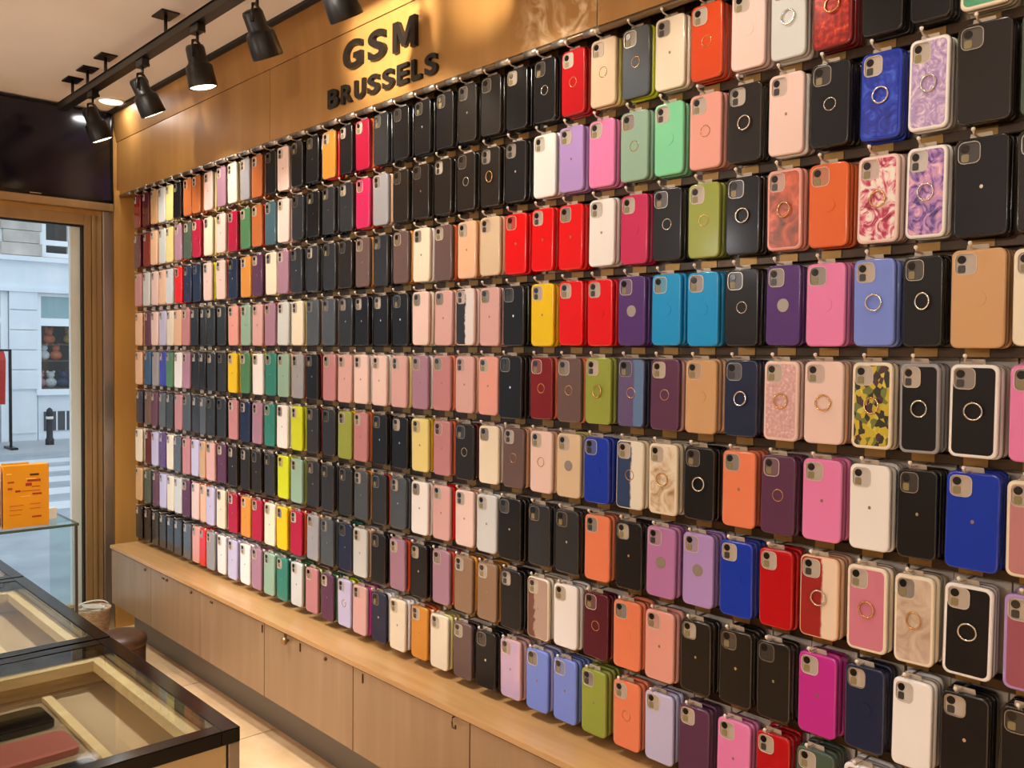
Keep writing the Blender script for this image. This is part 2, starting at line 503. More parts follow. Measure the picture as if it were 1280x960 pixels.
def plastic(key):
    if key in ('bk', 'ch', 'bb', 'nv', 'sl', 'mr', 'pl', 'dg', 'pu'):
        return mat('plastic_'+PAL[key][0].replace(' ', '_'), PAL[key][1], .38, 0, .06, 0, .22)
    return mat('plastic_'+PAL[key][0].replace(' ', '_'), PAL[key][1], .34, 0, .04, 0, .2)
SPECIAL = {  # name: (words, body colour, border colour or None, panel material)
 'redglit': ('red glitter', 'dr', 'rd', lambda: noise_mat('red_glitter', [(.3, '5a0a0c'), (.5, '9c1a14'), (.62, 'c43a1e'), (.7, 'e07a3a')], 90, .25, .2)),
 'aqua': ('green and aqua', 'cm', 'cm', lambda: noise_mat('aqua_green', [(.3, '3c8a5a'), (.6, '6cc09c'), (.8, 'c8d88a')], 20, .3)),
 'bluemarble': ('royal blue marble', 'rb', 'rb', lambda: noise_mat('blue_marble', [(.3, '0c1c7c'), (.5, '1c38b8'), (.66, '3a60d8'), (.74, '8aa6ee')], 38, .22, 0, kind='NOISE', distort=2.)),
 'lilacmarble': ('lilac shell marble', 'wh', 'wh', lambda: noise_mat('lilac_marble', [(.3, '9a80b8'), (.48, 'b8a0d0'), (.6, 'd8c2de'), (.72, 'efe2f0')], 45, .22, 0, distort=3.)),
 'rust': ('rust red mottled', 'sp', 'sp', lambda: noise_mat('rust_print', [(.3, '5a3a22'), (.45, 'a04a2c'), (.6, 'd2603c'), (.75, 'e08a60')], 30, .3, 0, distort=1.)),
 'redfloral': ('white and red floral', 'pp', 'wh', lambda: noise_mat('red_floral', [(.32, '7a1430'), (.42, 'c03a5c'), (.5, 'e8a8b4'), (.56, 'f0e6dc'), (.7, 'f4ece2')], 34, .3, 0, distort=2.)),
 'purplefloral': ('purple floral', 'wh', 'wh', lambda: noise_mat('purple_floral', [(.3, '2c2450'), (.4, '6a4a9a'), (.5, 'b48ac8'), (.6, 'e0a8c0'), (.7, 'efe0e8')], 36, .3, 0, distort=2.)),
 'torn': ('half black half white', 'pp', None, lambda: split_mat('black_white_torn', '1c1a1a', 'e6dede', .002, .02)),
 'bluepurple': ('slate blue and purple', 'nv', None, lambda: split_mat('slate_purple', '5c4a78', '5a7aa4', .008, .01)),
 'pinkglit': ('pink glitter', 'pp', 'rp', lambda: noise_mat('pink_glitter', [(.3, 'c8989a'), (.55, 'dcb0b0'), (.7, 'f2dcd8')], 160, .3, .1)),
 'camo': ('yellow and olive camouflage', 'cm', 'bg', lambda: noise_mat('camouflage', [(0, '2a2a22'), (.22, 'c8b430'), (.5, '6e7a34'), (.68, '4a2c34'), (.8, 'd6c850')], 110, .3, 0, kind='VORONOI', stretch=(1, 1, .8))),
 'blkclear': ('black clear-edged', 'gy', 'gy', lambda: plastic('bk')),
 'blkwhite': ('black white-edged', 'wh', 'wh', lambda: plastic('bk')),
 'navywhite': ('navy and white two-tone', 'cm', None, lambda: split_mat('navy_white', '1c3a66', 'e8e4d4', .004, .012)),
 'creammarble': ('cream and gold marble', 'cm', 'cm', lambda: noise_mat('cream_marble', [(.28, '9a7a56'), (.42, 'd0b896'), (.55, 'e6dac4'), (.75, 'f0e8da')], 26, .3, 0, distort=1.5)),
 'pinkcream': ('dusty pink cream-edged', 'cm', 'cm', lambda: plastic('dp')),
 'redcream': ('red and cream split', 'pe', None, lambda: split_mat('red_cream', '9c1c1e', 'ecd4bc', .006, .008)),
 'rosecream': ('rose pink cream-edged', 'cm', 'cm', lambda: mat('rose_satin', 'd07c92', .3)),
 'beigemarble': ('beige marble cream-edged', 'cm', 'cm', lambda: noise_mat('beige_marble', [(.3, 'b09684'), (.5, 'cdb8a4'), (.7, 'e0d0be')], 24, .3, 0, distort=1.5)),
 'roselav': ('plum lavender-edged', 'li', 'li', lambda: mat('plum_satin', '9c5064', .3)),
 'copper': ('copper and taupe mirrored', 'cm', None, lambda: split_mat('copper_taupe', '6a3a30', 'b4988a', -.012, .03, .2)),
 'iripink': ('iridescent pink lavender', 'rp', None, lambda: noise_mat('iridescent_pink', [(.3, 'b0a8dc'), (.5, 'cdb0d2'), (.7, 'e8b8c4')], 9, .22)),
}

# --- shared case meshes (local x right, -y towards the shop, z up, origin bottom centre)
def hole_rect(w, h):
    return rrect(.0325, .0335, .0085, 3, -w/2+.0065+.01625, h-.0062-.01675)
def shell_me(name, w, h, t, rad=.0115):
    bm = bmesh.new()
    n = 4
    prof = [(.0030, 0.), (.0012, .0006), (.0002, .0024), (0., .004), (0., t)]
    loops = []
    for ins, y in prof:
        loops.append([bm.verts.new((x, y, z)) for x, z in rrect(w-2*ins, h-2*ins, rad-ins*.8, n, 0, h/2)])
    N = len(loops[0])
    for a, b in zip(loops, loops[1:]):
        for k in range(N):
            f = bm.faces.new((a[k], b[k], b[(k+1) % N], a[(k+1) % N]))
            f.smooth = True
            f.material_index = 1
    bm.faces.new(loops[-1])
    hp = hole_rect(w, h)
    hf = [bm.verts.new((x, 0, z)) for x, z in hp]
    hb = [bm.verts.new((x, .003, z)) for x, z in hp]
    H = len(hp)
    edges = [bm.edges.get((loops[0][k], loops[0][(k+1) % N])) for k in range(N)]
    edges += [bm.edges.new((hf[k], hf[(k+1) % H])) for k in range(H)]
    bmesh.ops.triangle_fill(bm, use_beauty=True, use_dissolve=False, edges=edges)
    for k in range(H):
        bm.faces.new((hf[k], hf[(k+1) % H], hb[(k+1) % H], hb[k]))
    bm.faces.new(hb)
    return new_mesh(name, bm)
def panel_me(name, w, h, ins):
    bm = bmesh.new()
    a = [bm.verts.new((x, -.0004, z)) for x, z in rrect(w-2*ins, h-2*ins, .0085, 4, 0, h/2)]
    hp = [bm.verts.new((x, -.0004, z)) for x, z in hole_rect(w, h)]
    ed = [bm.edges.new((L[k], L[(k+1) % len(L)])) for L in (a, hp) for k in range(len(L))]
    bmesh.ops.triangle_fill(bm, use_beauty=True, use_dissolve=False, edges=ed)
    r = bmesh.ops.extrude_face_region(bm, geom=bm.faces[:])
    for v in r['geom']:
        if isinstance(v, bmesh.types.BMVert):
            v.co.y += .0012
    return new_mesh(name, bm)
def build_case_meshes(w, h):
    ox, oz = -w/2+.0065, h-.0062
    d = {}
    d['shell'] = shell_me('case_shell', w, h, CASE_T)
    d['shell'].materials.append(None)
    d['shell'].materials.append(None)
    d['panel'] = panel_me('case_panel', w, h, .0055)
    d['plate'] = plate_me('camera_plate', rrect(.0318, .0328, .0082, 3, ox+.01625, oz-.01675), .0018, .0029)
    d['rim'] = ring_plate_me('camera_rim', rrect(.0338, .0348, .0092, 3, ox+.01625, oz-.01675), rrect(.0318, .0328, .0082, 3, ox+.01625, oz-.01675), -.0009, .001)
    bm = bmesh.new()
    add_plate(bm, [(ox+.0095+.0066*math.cos(2*math.pi*k/14), oz-.0095+.0066*math.sin(2*math.pi*k/14)) for k in range(14)], .0006, .0018)
    d['lens'] = new_mesh('lens', bm)
    d['flash'] = plate_me('flash', rrect(.0115, .0125, .0025, 2, ox+.0095, oz-.0245), .0010, .0018)
    d['tab'] = plate_me('hang_tab', [(-.022, h-.004), (.014, h-.004), (.012, h+.008), (-.020, h+.008)], CASE_T-.0005, CASE_T+.0004)
    bm = bmesh.new()
    add_plate(bm, [(.0125*math.cos(2*math.pi*k/20), .0125*math.sin(2*math.pi*k/20)) for k in range(20)], -.0008, 0)
    d['disc'] = new_mesh('disc', bm)
    bm = bmesh.new()
    add_plate(bm, [(.0045*math.cos(2*math.pi*k/12), .0052*math.sin(2*math.pi*k/12)) for k in range(12)], -.0005, 0)
    d['emblem'] = new_mesh('emblem', bm)
    return d
STD = build_case_meshes(CASE_W, CASE_H)
MAX = build_case_meshes(.0815, .1575)
RING = torus_me('finger_ring', .0136, .0017, 22, 6)
THIN = torus_me('thin_ring', .0112, .0009, 18, 5, .8)
m_cam = mat('camera_insert', 'b9ada0', .35)
m_camd = mat('camera_insert_dark', '3a3632', .3)
m_lens = mat('lens_black', '0c0a0c', .12)
m_flash = mat('flash_khaki', '8c7f58', .4)
m_tab = mat('clear_tab', 'b9ab9a', .25)
m_rim = mat('clear_rim', 'e0d2c2', .2, 0, .4)
m_silver = mat('ring_silver', 'd9d2c8', .18, 1.0)
m_gold = mat('ring_gold', 'dcb27c', .2, 1.0)
m_glint = mat('gold_glint', '8a6836', .35, .6)
m_tip = mat('hook_tip', 'efe6d8', .35)
m_wire = mat('hook_wire', 'd5cabb', .3, .7)

# --- read the rows
ITEMS = []
for r, line in enumerate(ROWS):
    xs = COLX_TOP if r < 3 else COLX
    toks = line.split()
    assert len(toks) in (len(xs), 39), (r, len(toks), len(xs))
    S = [wall_s(x, 450, CX) for x in xs]
    for c, tk in enumerate(toks):
        it = {'r': r, 'c': c, 'big': '^' in tk, 'wide': '~' in tk, 'feat': None, 'spec': None}
        tk = tk.replace('^', '').replace('~', '')
        if '+' in tk:
            tk, it['feat'] = tk.split('+')
        rear = None
        if '/' in tk:
            tk, rear = tk.split('/')
        if tk[0] == '#':
            it['spec'] = tk[1:]
            words, body, border, fn = SPECIAL[tk[1:]]
            it['color'], it['key'] = words, body
        else:
            it['key'] = tk
            it['color'] = PAL[tk][0]
        it['rear'] = rear or it['key']
        gap = (S[c]-S[c+1]) if c+1 < len(S) else .093
        it['s'] = S[c] + (.012 if it['wide'] else 0)
        it['w'] = (.0815 if it['big'] else min(CASE_W, .84*gap))
        it['z'] = ROW_Z[r] + random.uniform(-.0012, .0012) - (.004 if it['big'] else 0)
        it['x'] = CX + random.uniform(-.003, .003)
        x0 = xs[c]
        x1 = xs[c+1] if c+1 < len(xs) else x0+75
        it['area'] = (min(x1, 1280)-x0)*(x0+398)
        it['n'] = len(toks)
        ITEMS.append(it)
ITEMS.sort(key=lambda i: -i['area'])
NEAR, FAR = ITEMS[:300], ITEMS[300:]

# --- labels that single each case out
NUM = ['zeroth', 'first', 'second', 'third', 'fourth', 'fifth', 'sixth', 'seventh', 'eighth', 'ninth', 'tenth', 'eleventh', 'twelfth', 'thirteenth',
       'fourteenth', 'fifteenth', 'sixteenth', 'seventeenth', 'eighteenth', 'nineteenth', 'twentieth']
def nth(n):
    if n <= 20:
        return NUM[n]
    t, u = divmod(n, 10)
    if u == 0:
        return ['', '', 'twentieth', 'thirtieth', 'fortieth'][t]
    return ['', '', 'twenty', 'thirty', 'forty'][t] + '-' + NUM[u]
FEATW = {'r': ' with silver finger ring', 'g': ' with gold finger ring', 'o': ' with thin ring', 'd': ' with round disc', None: ''}
AT = {(i['r'], i['c']): i for i in ITEMS}
for i in ITEMS:
    i['desc'] = i['color']+' phone case'+FEATW[i['feat']]
from collections import Counter
cg = Counter(i['desc'] for i in ITEMS)
cr_ = Counter((i['r'], i['desc']) for i in ITEMS)
def nb(i, d):
    j = AT.get((i['r'], i['c']+d))
    return j['color'] if j else 'the end'
for i in ITEMS:
    i['nbk'] = (i['r'], i['desc'], nb(i, -1), nb(i, 1))
cn = Counter(i['nbk'] for i in ITEMS)
for i in ITEMS:
    row = ORD[i['r']]+' row'
    if cg[i['desc']] == 1:
        i['label'] = i['desc']+' in the '+row
    elif cr_[(i['r'], i['desc'])] == 1:
        i['label'] = i['desc']+', the only one in the '+row
    elif cn[i['nbk']] == 1 and nb(i, -1) != 'the end' and nb(i, 1) != 'the end' and nb(i, -1) != nb(i, 1):
        i['label'] = '%s case in %s between a %s and a %s one' % (i['color'], row, nb(i, -1), nb(i, 1))
    else:
        i['label'] = '%s phone case in %s, %s case from the right' % (i['color'], row, nth((41 if i['r'] > 2 else 40)-i['c']))

for i in ITEMS:
    if len(i['label'].split()) > 16:
        i['label'] = '%s phone case in %s, %s case from the right' % (i['color'], ORD[i['r']]+' row', nth((41 if i['r'] > 2 else 40)-i['c']))
def rim_mat(it):
    return m_steel if it['key'] in ('bk', 'ch', 'bb', 'nv', 'sl') else m_rim
def glossy(key):
    return mat('glossy_edge_'+PAL[key][0].replace(' ', '_'), PAL[key][1], .2, 0, .7, 0, .5)
def shell(name, me, face, side, parent):
    o = obj(name, me, None, parent)
    for i, m in enumerate((face, side)):
        o.material_slots[i].link = 'OBJECT'
        o.material_slots[i].material = m
    return o
def tinted(key):
    h = PAL[key][1]
    c = [int(h[i:i+2], 16) for i in (0, 2, 4)]
    return mat('camera_insert_'+PAL[key][0].replace(' ', '_'), '%02x%02x%02x' % tuple(int(v*.55+m_*.45) for v, m_ in zip(c, (150, 140, 130))), .3)
def make_case(it):
    D = MAX if it['big'] else STD
    base_w = .0815 if it['big'] else CASE_W
    h = .1575 if it['big'] else CASE_H
    t = thing('phone_case', it['label'], 'phone case', (it['x'], it['s']-it['w']/2, it['z']), -math.pi/2, 'phone cases hanging in rows on the display wall')
    t.rotation_euler = (random.uniform(-.004, .012), random.uniform(-.008, .008), -math.pi/2 + random.uniform(-.02, .02))
    t.scale = (it['w']/base_w, 1, 1)
    body = plastic(it['key'])
    if it['spec']:
        words, bk, border, fn = SPECIAL[it['spec']]
        if border:
            shell('bumper', D['shell'], body, glossy(it['key']), t)
            obj('back_panel', D['panel'], fn(), t)
        else:
            shell('shell', D['shell'], fn(), glossy(it['key']), t)
    else:
        shell('shell', D['shell'], body, glossy(it['key']), t)
    dark = it['key'] in ('bk', 'ch', 'bb', 'nv') and random.random() < .45
    rr = random.random()
    obj('camera_plate', D['plate'], m_camd if dark else m_cam if rr < .4 else mat('camera_insert_grey', '8e8680', .3) if rr < .62 else tinted(it['key']), t)
    obj('camera_rim', D['rim'], rim_mat(it), t)
    obj('lens', D['lens'], m_lens, t)
    obj('flash', D['flash'], m_camd if random.random() < .4 else m_flash, t)
    obj('hang_tab', D['tab'], m_tab, t)
    f = it['feat']
    zc = h*.50
    if f in ('r', 'g'):
        o = obj('finger_ring', RING, m_silver if f == 'r' else m_gold, t, (.001, -.0034, zc), (random.uniform(-.12, .05), random.uniform(-.5, .5), random.uniform(-.15, .15)))
        obj('ring_mount', D['disc'], SPECIAL[it['spec']][3]() if it['spec'] else body, t, (.001, 0, zc))
    elif f == 'o':
        obj('thin_ring', THIN, m_silver if it['key'] in ('bk', 'ch', 'bb') else m_gold, t, (.001, -.0006, zc))
    elif f == 'd':
        obj('disc', D['disc'], mat('grey_disc', '9a9088', .35, .3) if it['key'] in ('os', 'li', 'pu', 'bg') else body, t, (.001, 0, zc))
    elif random.random() < .6:
        obj('emblem', D['emblem'], m_silver if it['key'] in ('bk', 'ch', 'nv', 'sl', 'bb') else mat('emblem_bronze', '9a8272', .3, .5), t, (.001, 0, zc)).scale = (.6, 1, .6)
    return t
for it in sorted(NEAR, key=lambda i: (i['r'], i['c'])):
    make_case(it)

# --- everything that hangs behind, and the smallest far cases, as one stock object with its own colours
verts, faces, cols = [], [], []
def stock_case(x, yc, z, w, h, hexc, front_hole=False):
    c = srgb(hexc)
    b = len(verts)
    prof = [(.0030, 0.), (.0004, .0022), (0., CASE_T)]
    n = None
    for ins, y in prof:
        P = rrect(w-2*ins, h-2*ins, .0115-ins*.8, 3, 0, h/2)
        n = len(P)
        for px, pz in P:
            verts.append((x+y, yc-px, z+pz))
    for k in range(n):
        k2 = (k+1) % n
        for l in (0, 1):
            faces.append((b+l*n+k, b+(l+1)*n+k, b+(l+1)*n+k2, b+l*n+k2))
            cols.append(c)
    faces.append(tuple(b+k for k in range(n)))
    cols.append(c)
    faces.append(tuple(b+2*n+k for k in range(n))[::-1])
    cols.append(c)
def stock_quad(x, yc, z, px, pz, w, h, hexc):
    b = len(verts)
    for q in ((px-w/2, pz-h/2), (px+w/2, pz-h/2), (px+w/2, pz+h/2), (px-w/2, pz+h/2)):
        verts.append((x, yc-q[0], z+q[1]))
    faces.append((b, b+1, b+2, b+3))
    cols.append(srgb(hexc))
for it in ITEMS:
    h = .1575 if it['big'] else CASE_H
    n_rear = random.choice((2, 3, 3, 3)) if it['c'] > 12 else 3
    step = .0137
    for k in range(1, n_rear+1):
        key = it['rear'] if (k == 1 or random.random() < .6) else it['key']
        stock_case(it['x']+.0005+k*step, it['s']-it['w']/2-random.uniform(-.0015, .0025), it['z']+random.uniform(-.002, .003), it['w'], h, PAL[key][1])
for it in FAR:
    h = CASE_H
    yc = it['s']-it['w']/2
    stock_case(it['x'], yc, it['z'], it['w'], h, PAL[it['key']][1])
    stock_quad(it['x']-.0003, yc, it['z'], -it['w']/2+.018, h-.022, .024, .030, 'a89c90')
    stock_quad(it['x']-.0006, yc, it['z'], -it['w']/2+.013, h-.015, .011, .012, '141214')
me = bpy.data.meshes.new('spare_case_stock')
me.from_pydata(verts, [], faces)
ca = me.color_attributes.new('case_colour', 'FLOAT_COLOR', 'CORNER')
flat = []
for f, c in zip(faces, cols):
    flat += list(c)*len(f)
ca.data.foreach_set('color', flat)
m_stock = mat('stock_plastic', 'ffffff', .22, 0, .6)
me.polygons.foreach_set('use_smooth', [len(f) == 4 for f in faces])
at = m_stock.node_tree.nodes.new('ShaderNodeVertexColor')
at.layer_name = 'case_colour'
m_stock.node_tree.links.new(at.outputs['Color'], m_stock.node_tree.nodes['Principled BSDF'].inputs['Base Color'])
st = obj('spare_phone_cases', me, m_stock)
tag(st, 'spare phone cases hanging behind the front ones and in the farthest columns', 'phone cases', kind='stuff')

# --- peg hooks with their cream back plates
bm = bmesh.new()
add_tube(bm, [(0, -.006, 0), (0, -.07, 0), (0, -.082, .0005), (0, -.086, .003), (0, -.088, .006)], .0019, 7)
PRONG = new_mesh('prong', bm)
TIP = lathe_me('tip', [(.0008, -.003), (.0028, -.0018), (.0034, .0005), (.0026, .0028), (.0008, .0036)], 10)
PLATE = box_me('back_plate', (-.0455, -.006, -.1555), (.0455, 0, .0055), .001)
GLINT = box_me('bar_glint', (-.019, -.0375, .0060), (.019, -.0362, .0205))  # gold plate put on the bar in place of lamp reflections
far_bm = bmesh.new()
HOOKT = Matrix.Rotation(-math.pi/2, 4, 'Z')
for it in ITEMS:
    h = .1575 if it['big'] else CASE_H
    gap = it['w']/.84 if it['w'] < CASE_W else .094
    loc = (BX-.0002, it['s']-it['w']*.40, ROW_Z[it['r']]+CASE_H+.0045)
    if it['area'] >= NEAR[-1]['area'] and it in NEAR:
        for lab in ('cream-backed peg hook holding the '+it['label'], 'peg hook of the '+it['label'].replace(' phone case', ' case'),
                    'hook of the '+it['label'].replace(' phone case', ' case').replace(' finger ring', ' ring').replace(', the only one', '').replace(' and a ', ' and ').replace(' between a ', ' between '), 'hook of '+it['label'].replace(' phone case', '').replace(' finger ring', ' ring').replace(', the only one', '').replace(' and a ', ' and ').replace(' between a ', ' between ').replace(' one', '')):
            if len(lab.split()) <= 16:
                break
        k = thing('peg_hook', lab, 'hook', loc, -math.pi/2, 'peg hooks of the case display')
        obj('back_plate', PLATE, m_plate, k, (it['w']*.5-it['w']*.40, 0, 0)).scale = (min(1., gap/.096), 1, 1)
        obj('prong', PRONG, m_wire, k)
        obj('tip', TIP, m_tip, k, (0, -.0885, .0075))
        obj('bar_glint', GLINT, m_glint, k)
    else:
        T = Matrix.Translation(loc) @ HOOKT
        tmp = bmesh.new()
        add_box(tmp, (-.030, -.006, -.1535), (.046, 0, .0075))
        add_tube(tmp, [(0, -.006, 0), (0, -.074, .0005), (0, -.080, .006)], .0017, 5)
        add_box(tmp, (-.017, -.0375, .0060), (.017, -.0362, .0205))
        tmp.transform(T)
        mm = bpy.data.meshes.new('t')
        tmp.to_mesh(mm)
        tmp.free()
        far_bm.from_mesh(mm)
        bpy.data.meshes.remove(mm)
fo = obj('far_peg_hooks', new_mesh('far_peg_hooks', far_bm), m_plate)
tag(fo, 'cream peg hooks of the farthest columns beside the door', 'hooks', kind='stuff')

# top rail with silver sleeves
tr = thing('top_rail', 'dark round rail with silver sleeves along the top of the display', 'rail', (FX+.004, 1.3, ZR-.004))
obj('rail_bar', tube_me('rail_bar', [(0, -1.9, 0), (0, 3.02, 0)], .0085, 10), mat('dark_bronze_bar', '6e5c46', .28, .7), tr)
sl_me = tube_me('sleeve', [(0, -.024, 0), (0, .024, 0)], .0094, 10)
for k in range(30):
    obj('sleeve', sl_me, m_steel, tr, (0, 3.0-.0985*(k+1), 0))
# hook bars between the rows, on stubs from the wall
m_bar = noise_mat('bronze_hook_bar', [(.3, '2c1d0c'), (.6, '3e2a12'), (.8, '523818')], 9, .34, .45, stretch=(1, 3, 1))
for k in range(9):
    zb = ROW_Z[k]+CASE_H+.0095
    o = obj('hook_bar', box_me('hook_bar', (BX-.0360, -.3, zb), (BX-.0300, 4.165, zb+.0168), .001), m_bar, wr)
    for j in range(5):
        obj('bar_stub', box_me('bar_stub', (BX-.0300, -.02+j*.85, zb+.004), (BX, .0+j*.85, zb+.013)), m_bar, wr)

# ================================================================== BASE CABINETS
CTX, CTZ, CBZ = 1.385, EYE-.893, EYE-1.160
m_wood = noise_mat('counter_wood', [(.3, 'b08450'), (.5, 'ba8e59'), (.72, 'c39966')], 5, .35, 0, stretch=(6, .5, 6), coat=.1)
m_door = noise_mat('cabinet_door', [(.3, '94785a'), (.6, '9c8062'), (.8, 'a4896b')], 4, .34, .25, stretch=(1, 7, .5))
ct = obj('countertop', box_me('countertop', (CTX, -.6, CTZ-.016), (BX-.001, 4.175, CTZ), .0015), m_wood)
tag(ct, 'long honey wood countertop under the phone case wall', 'countertop')
units = [(4.172, 3.212), (3.212, 2.157), (2.157, 1.100), (1.100, .05)]
names = ['beige base cabinet at the door end of the wall', 'beige base cabinet with a large round knob', 'beige base cabinet with a hooked latch handle', 'beige base cabinet nearest the viewer under the counter']
hard = [[(3.757, 'lock'), (3.565, 'latch'), (3.524, 'lock'), (3.288, 'lock')], [(3.109, 'latch'), (2.712, 'hinge'), (2.538, 'knob'), (2.46, 'hinge'), (2.307, 'lock')], [(2.106, 'hinge'), (1.693, 'hook')], [(.9, 'lock'), (.4, 'lock')]]
m_brown = mat('aged_brass', '5c4426', .35, .8)
knob_me = lathe_me('knob', [(.005, 0), (.005, .006), (.012, .010), (.0135, .016), (.010, .021), (.003, .023)], 16)
lock_me = lathe_me('lock', [(.0055, 0), (.006, .003), (.004, .006), (.0015, .0065)], 12)
for (a, b), nm, hw in zip(units, names, hard):
    u = thing('base_cabinet', nm, 'cabinet', (1.48, (a+b)/2, CBZ), 0, 'base cabinets under the case wall')
    o = obj('body', box_me('body', (CTX+.022-1.48, b-(a+b)/2+.001, 0), (BX-.002-1.48, a-(a+b)/2-.001, CTZ-.0165-CBZ)), m_door, u)
    mid = (a+b)/2
    if abs(mid-3.686) < .02: mid = 3.70
    if abs(mid-2.684) < .02: mid = 2.70
    if abs(mid-1.628) < .02: mid = 1.632
    for (p, q) in ((a, mid), (mid, b)):
        dm = box_me('cabinet_door', (CTX+.005, q+.002, CBZ), (CTX+.021, p-.002, CTZ-.020), .0012)
        d = obj('cabinet_door', dm, m_door, u)
        d.location = (-1.48, -(a+b)/2, -CBZ)
        for s, kind in hw:
            if not (q <= s <= p):
                continue
            L = (CTX+.005, s, CTZ-.036)
            R = (0, -math.pi/2, 0)
            if kind == 'knob':
                obj('knob', knob_me, mat('pale_brass', '9c7c4c', .3, .7), d, L, R)
                obj('knob_plate', box_me('knob_plate', (-.0025, -.003, -.016), (0, .012, .016), .001), m_brown, d, (L[0], s+.012, L[2]))
            elif kind == 'lock':
                obj('lock', lock_me, m_brown, d, L, R)
            elif kind == 'latch':
                obj('latch', box_me('latch', (-.004, -.011, -.003), (0, .009, .003), .001), m_brown, d, L)
            elif kind == 'hinge':
                obj('hinge', box_me('hinge', (-.003, -.0025, -.013), (0, .0025, .013), .0008), m_brown, d, (L[0], L[1], L[2]-.004))
            else:
                obj('hook_handle', tube_me('hook_handle', [(0, 0, .014), (-.006, 0, .014), (-.008, -.001, .002), (-.010, -.006, -.008), (-.010, -.018, -.008), (-.012, -.020, .002)], .0022, 7), m_brown, d, L)
struct('baseboard_right', box_me('baseboard_right', (1.489, -.6, 0), (1.52, 4.164, CBZ-.002)), mat('plinth_grey', '6f675c', .5), 'grey recessed plinth under the base cabinets', 'baseboard')

# ================================================================== SIGN
sg = thing('shop_sign', 'dark raised letters spelling GSM BRUSSELS on the bronze fascia', 'sign', (FX, 2.18, EYE+.758))
m_letter = mat('sign_letter', '17110c', .4, .1)
M_OUT = [(0, 0), (0, 1), (.25, 1), (.5, .40), (.75, 1), (1, 1), (1, 0), (.80, 0), (.80, .64), (.58, .12), (.42, .12), (.20, .64), (.20, 0)]
def letter_mesh(ch, h, w, depth, fat):
    if ch == 'M':
        return plate_me('letter', [(x*w, z*h) for x, z in M_OUT], -depth, 0)
    cu = bpy.data.curves.new('letter', 'FONT')
    cu.body = ch
    cu.size = 1.0
    cu.extrude = .5
    cu.offset = fat
    cu.resolution_u = 6
    tmp = bpy.data.objects.new('tmp', cu)
    COL.objects.link(tmp)
    dg = bpy.context.evaluated_depsgraph_get()
    me = bpy.data.meshes.new_from_object(tmp.evaluated_get(dg))
    bpy.data.objects.remove(tmp)
    xs = [v.co.x for v in me.vertices]; ys = [v.co.y for v in me.vertices]
    x0, x1, y0, y1 = min(xs), max(xs), min(ys), max(ys)
    for v in me.vertices:
        X = (v.co.x-x0)/(x1-x0)*w
        Z = (v.co.y-y0)/(y1-y0)*h
        Y = (v.co.z)*depth - depth*.5
        v.co = (X, Y, Z)
    me.materials.clear()
    return me
# (letter, left s, right s, bottom z, height) measured on the fascia
def place_word(word, h, fat, depth):
    for ch, sl_, sr_, zb in word:
        me = letter_mesh(ch, h, sl_-sr_, depth, fat)
        me.materials.append(m_letter)
        o = obj('letter', me, None, sg, (-.0005, sl_-2.18, zb-.758), (0, 0, -math.pi/2))
        o['label'] = 'raised dark letter '+ch
place_word([('G', 2.358, 2.258, .858), ('S', 2.222, 2.136, .855), ('M', 2.096, 1.990, .850)], .085, .026, .013)
bw = 'BRUSSELS'
edges_b = [411, 427.5, 444, 460.5, 478.8, 497, 515, 531.5, 551]
wl = [wall_s(x, 100, FX) for x in edges_b]
place_word([(ch, wl[i]-.009, wl[i+1]+.007, .764-.0095*i/7) for i, ch in enumerate(bw)], .057, .034, .010)

# ================================================================== TRACK LIGHTING
TX, TZ = 1.163, EYE+1.009
trk = thing('lighting_track', 'long black lighting track hung under the ceiling', 'lighting track', (TX, 1.0, TZ))
obj('track_bar', boxes_me('track_bar', [((-.018, -2.6, 0), (.018, 3.07, .006)), ((-.018, -2.6, .006), (-.012, 3.07, .03)), ((.012, -2.6, .006), (.018, 3.07, .03)), ((-.018, -2.6, .024), (.018, 3.07, .032))]), m_dark, trk)
for s in (3.925, 3.738, 3.53, 2.95, 2.28, 1.4, .5):
    hgt = CEIL-TZ
    obj('hanger_rod', tube_me('hanger_rod', [(0, s-1, .03), (0, s-1, hgt-.004)], .006, 8), m_dark, trk)
    obj('ceiling_plate', box_me('ceiling_plate', (-.03, s-1-.045, hgt-.006), (.03, s-1+.045, hgt), .002), m_dark, trk)
body_me = lathe_me('lamp_body', [(.012, .0), (.026, -.004), (.029, -.012), (.029, -.052), (.034, -.060), (.041, -.066), (.044, -.124), (.044, -.130), (.041, -.130), (.040, -.126)], 24)
lens_me = lathe_me('lamp_lens', [(.040, -.127), (.032, -.1305), (.004, -.132)], 20)
m_lensglow = mat('lamp_glow', 'ffe2b4', .4, 0, 0, 9.0)
spots = [(3.676, .45, .0), (3.157, .55, .05), (2.70, .22, -.02), (2.305, .55, .16), (1.91, .65, .1), (1.48, .6, 0), (1.0, .5, 0), (.58, .5, 0), (.14, .5, 0), (-.4, .45, 0)]
spl = ['black track spotlight nearest the dark screen', 'second black track spotlight from the dark screen', 'black track spotlight in the middle of the visible row', 'black track spotlight left of the GSM letters', 'black track spotlight cut by the top edge above GSM']
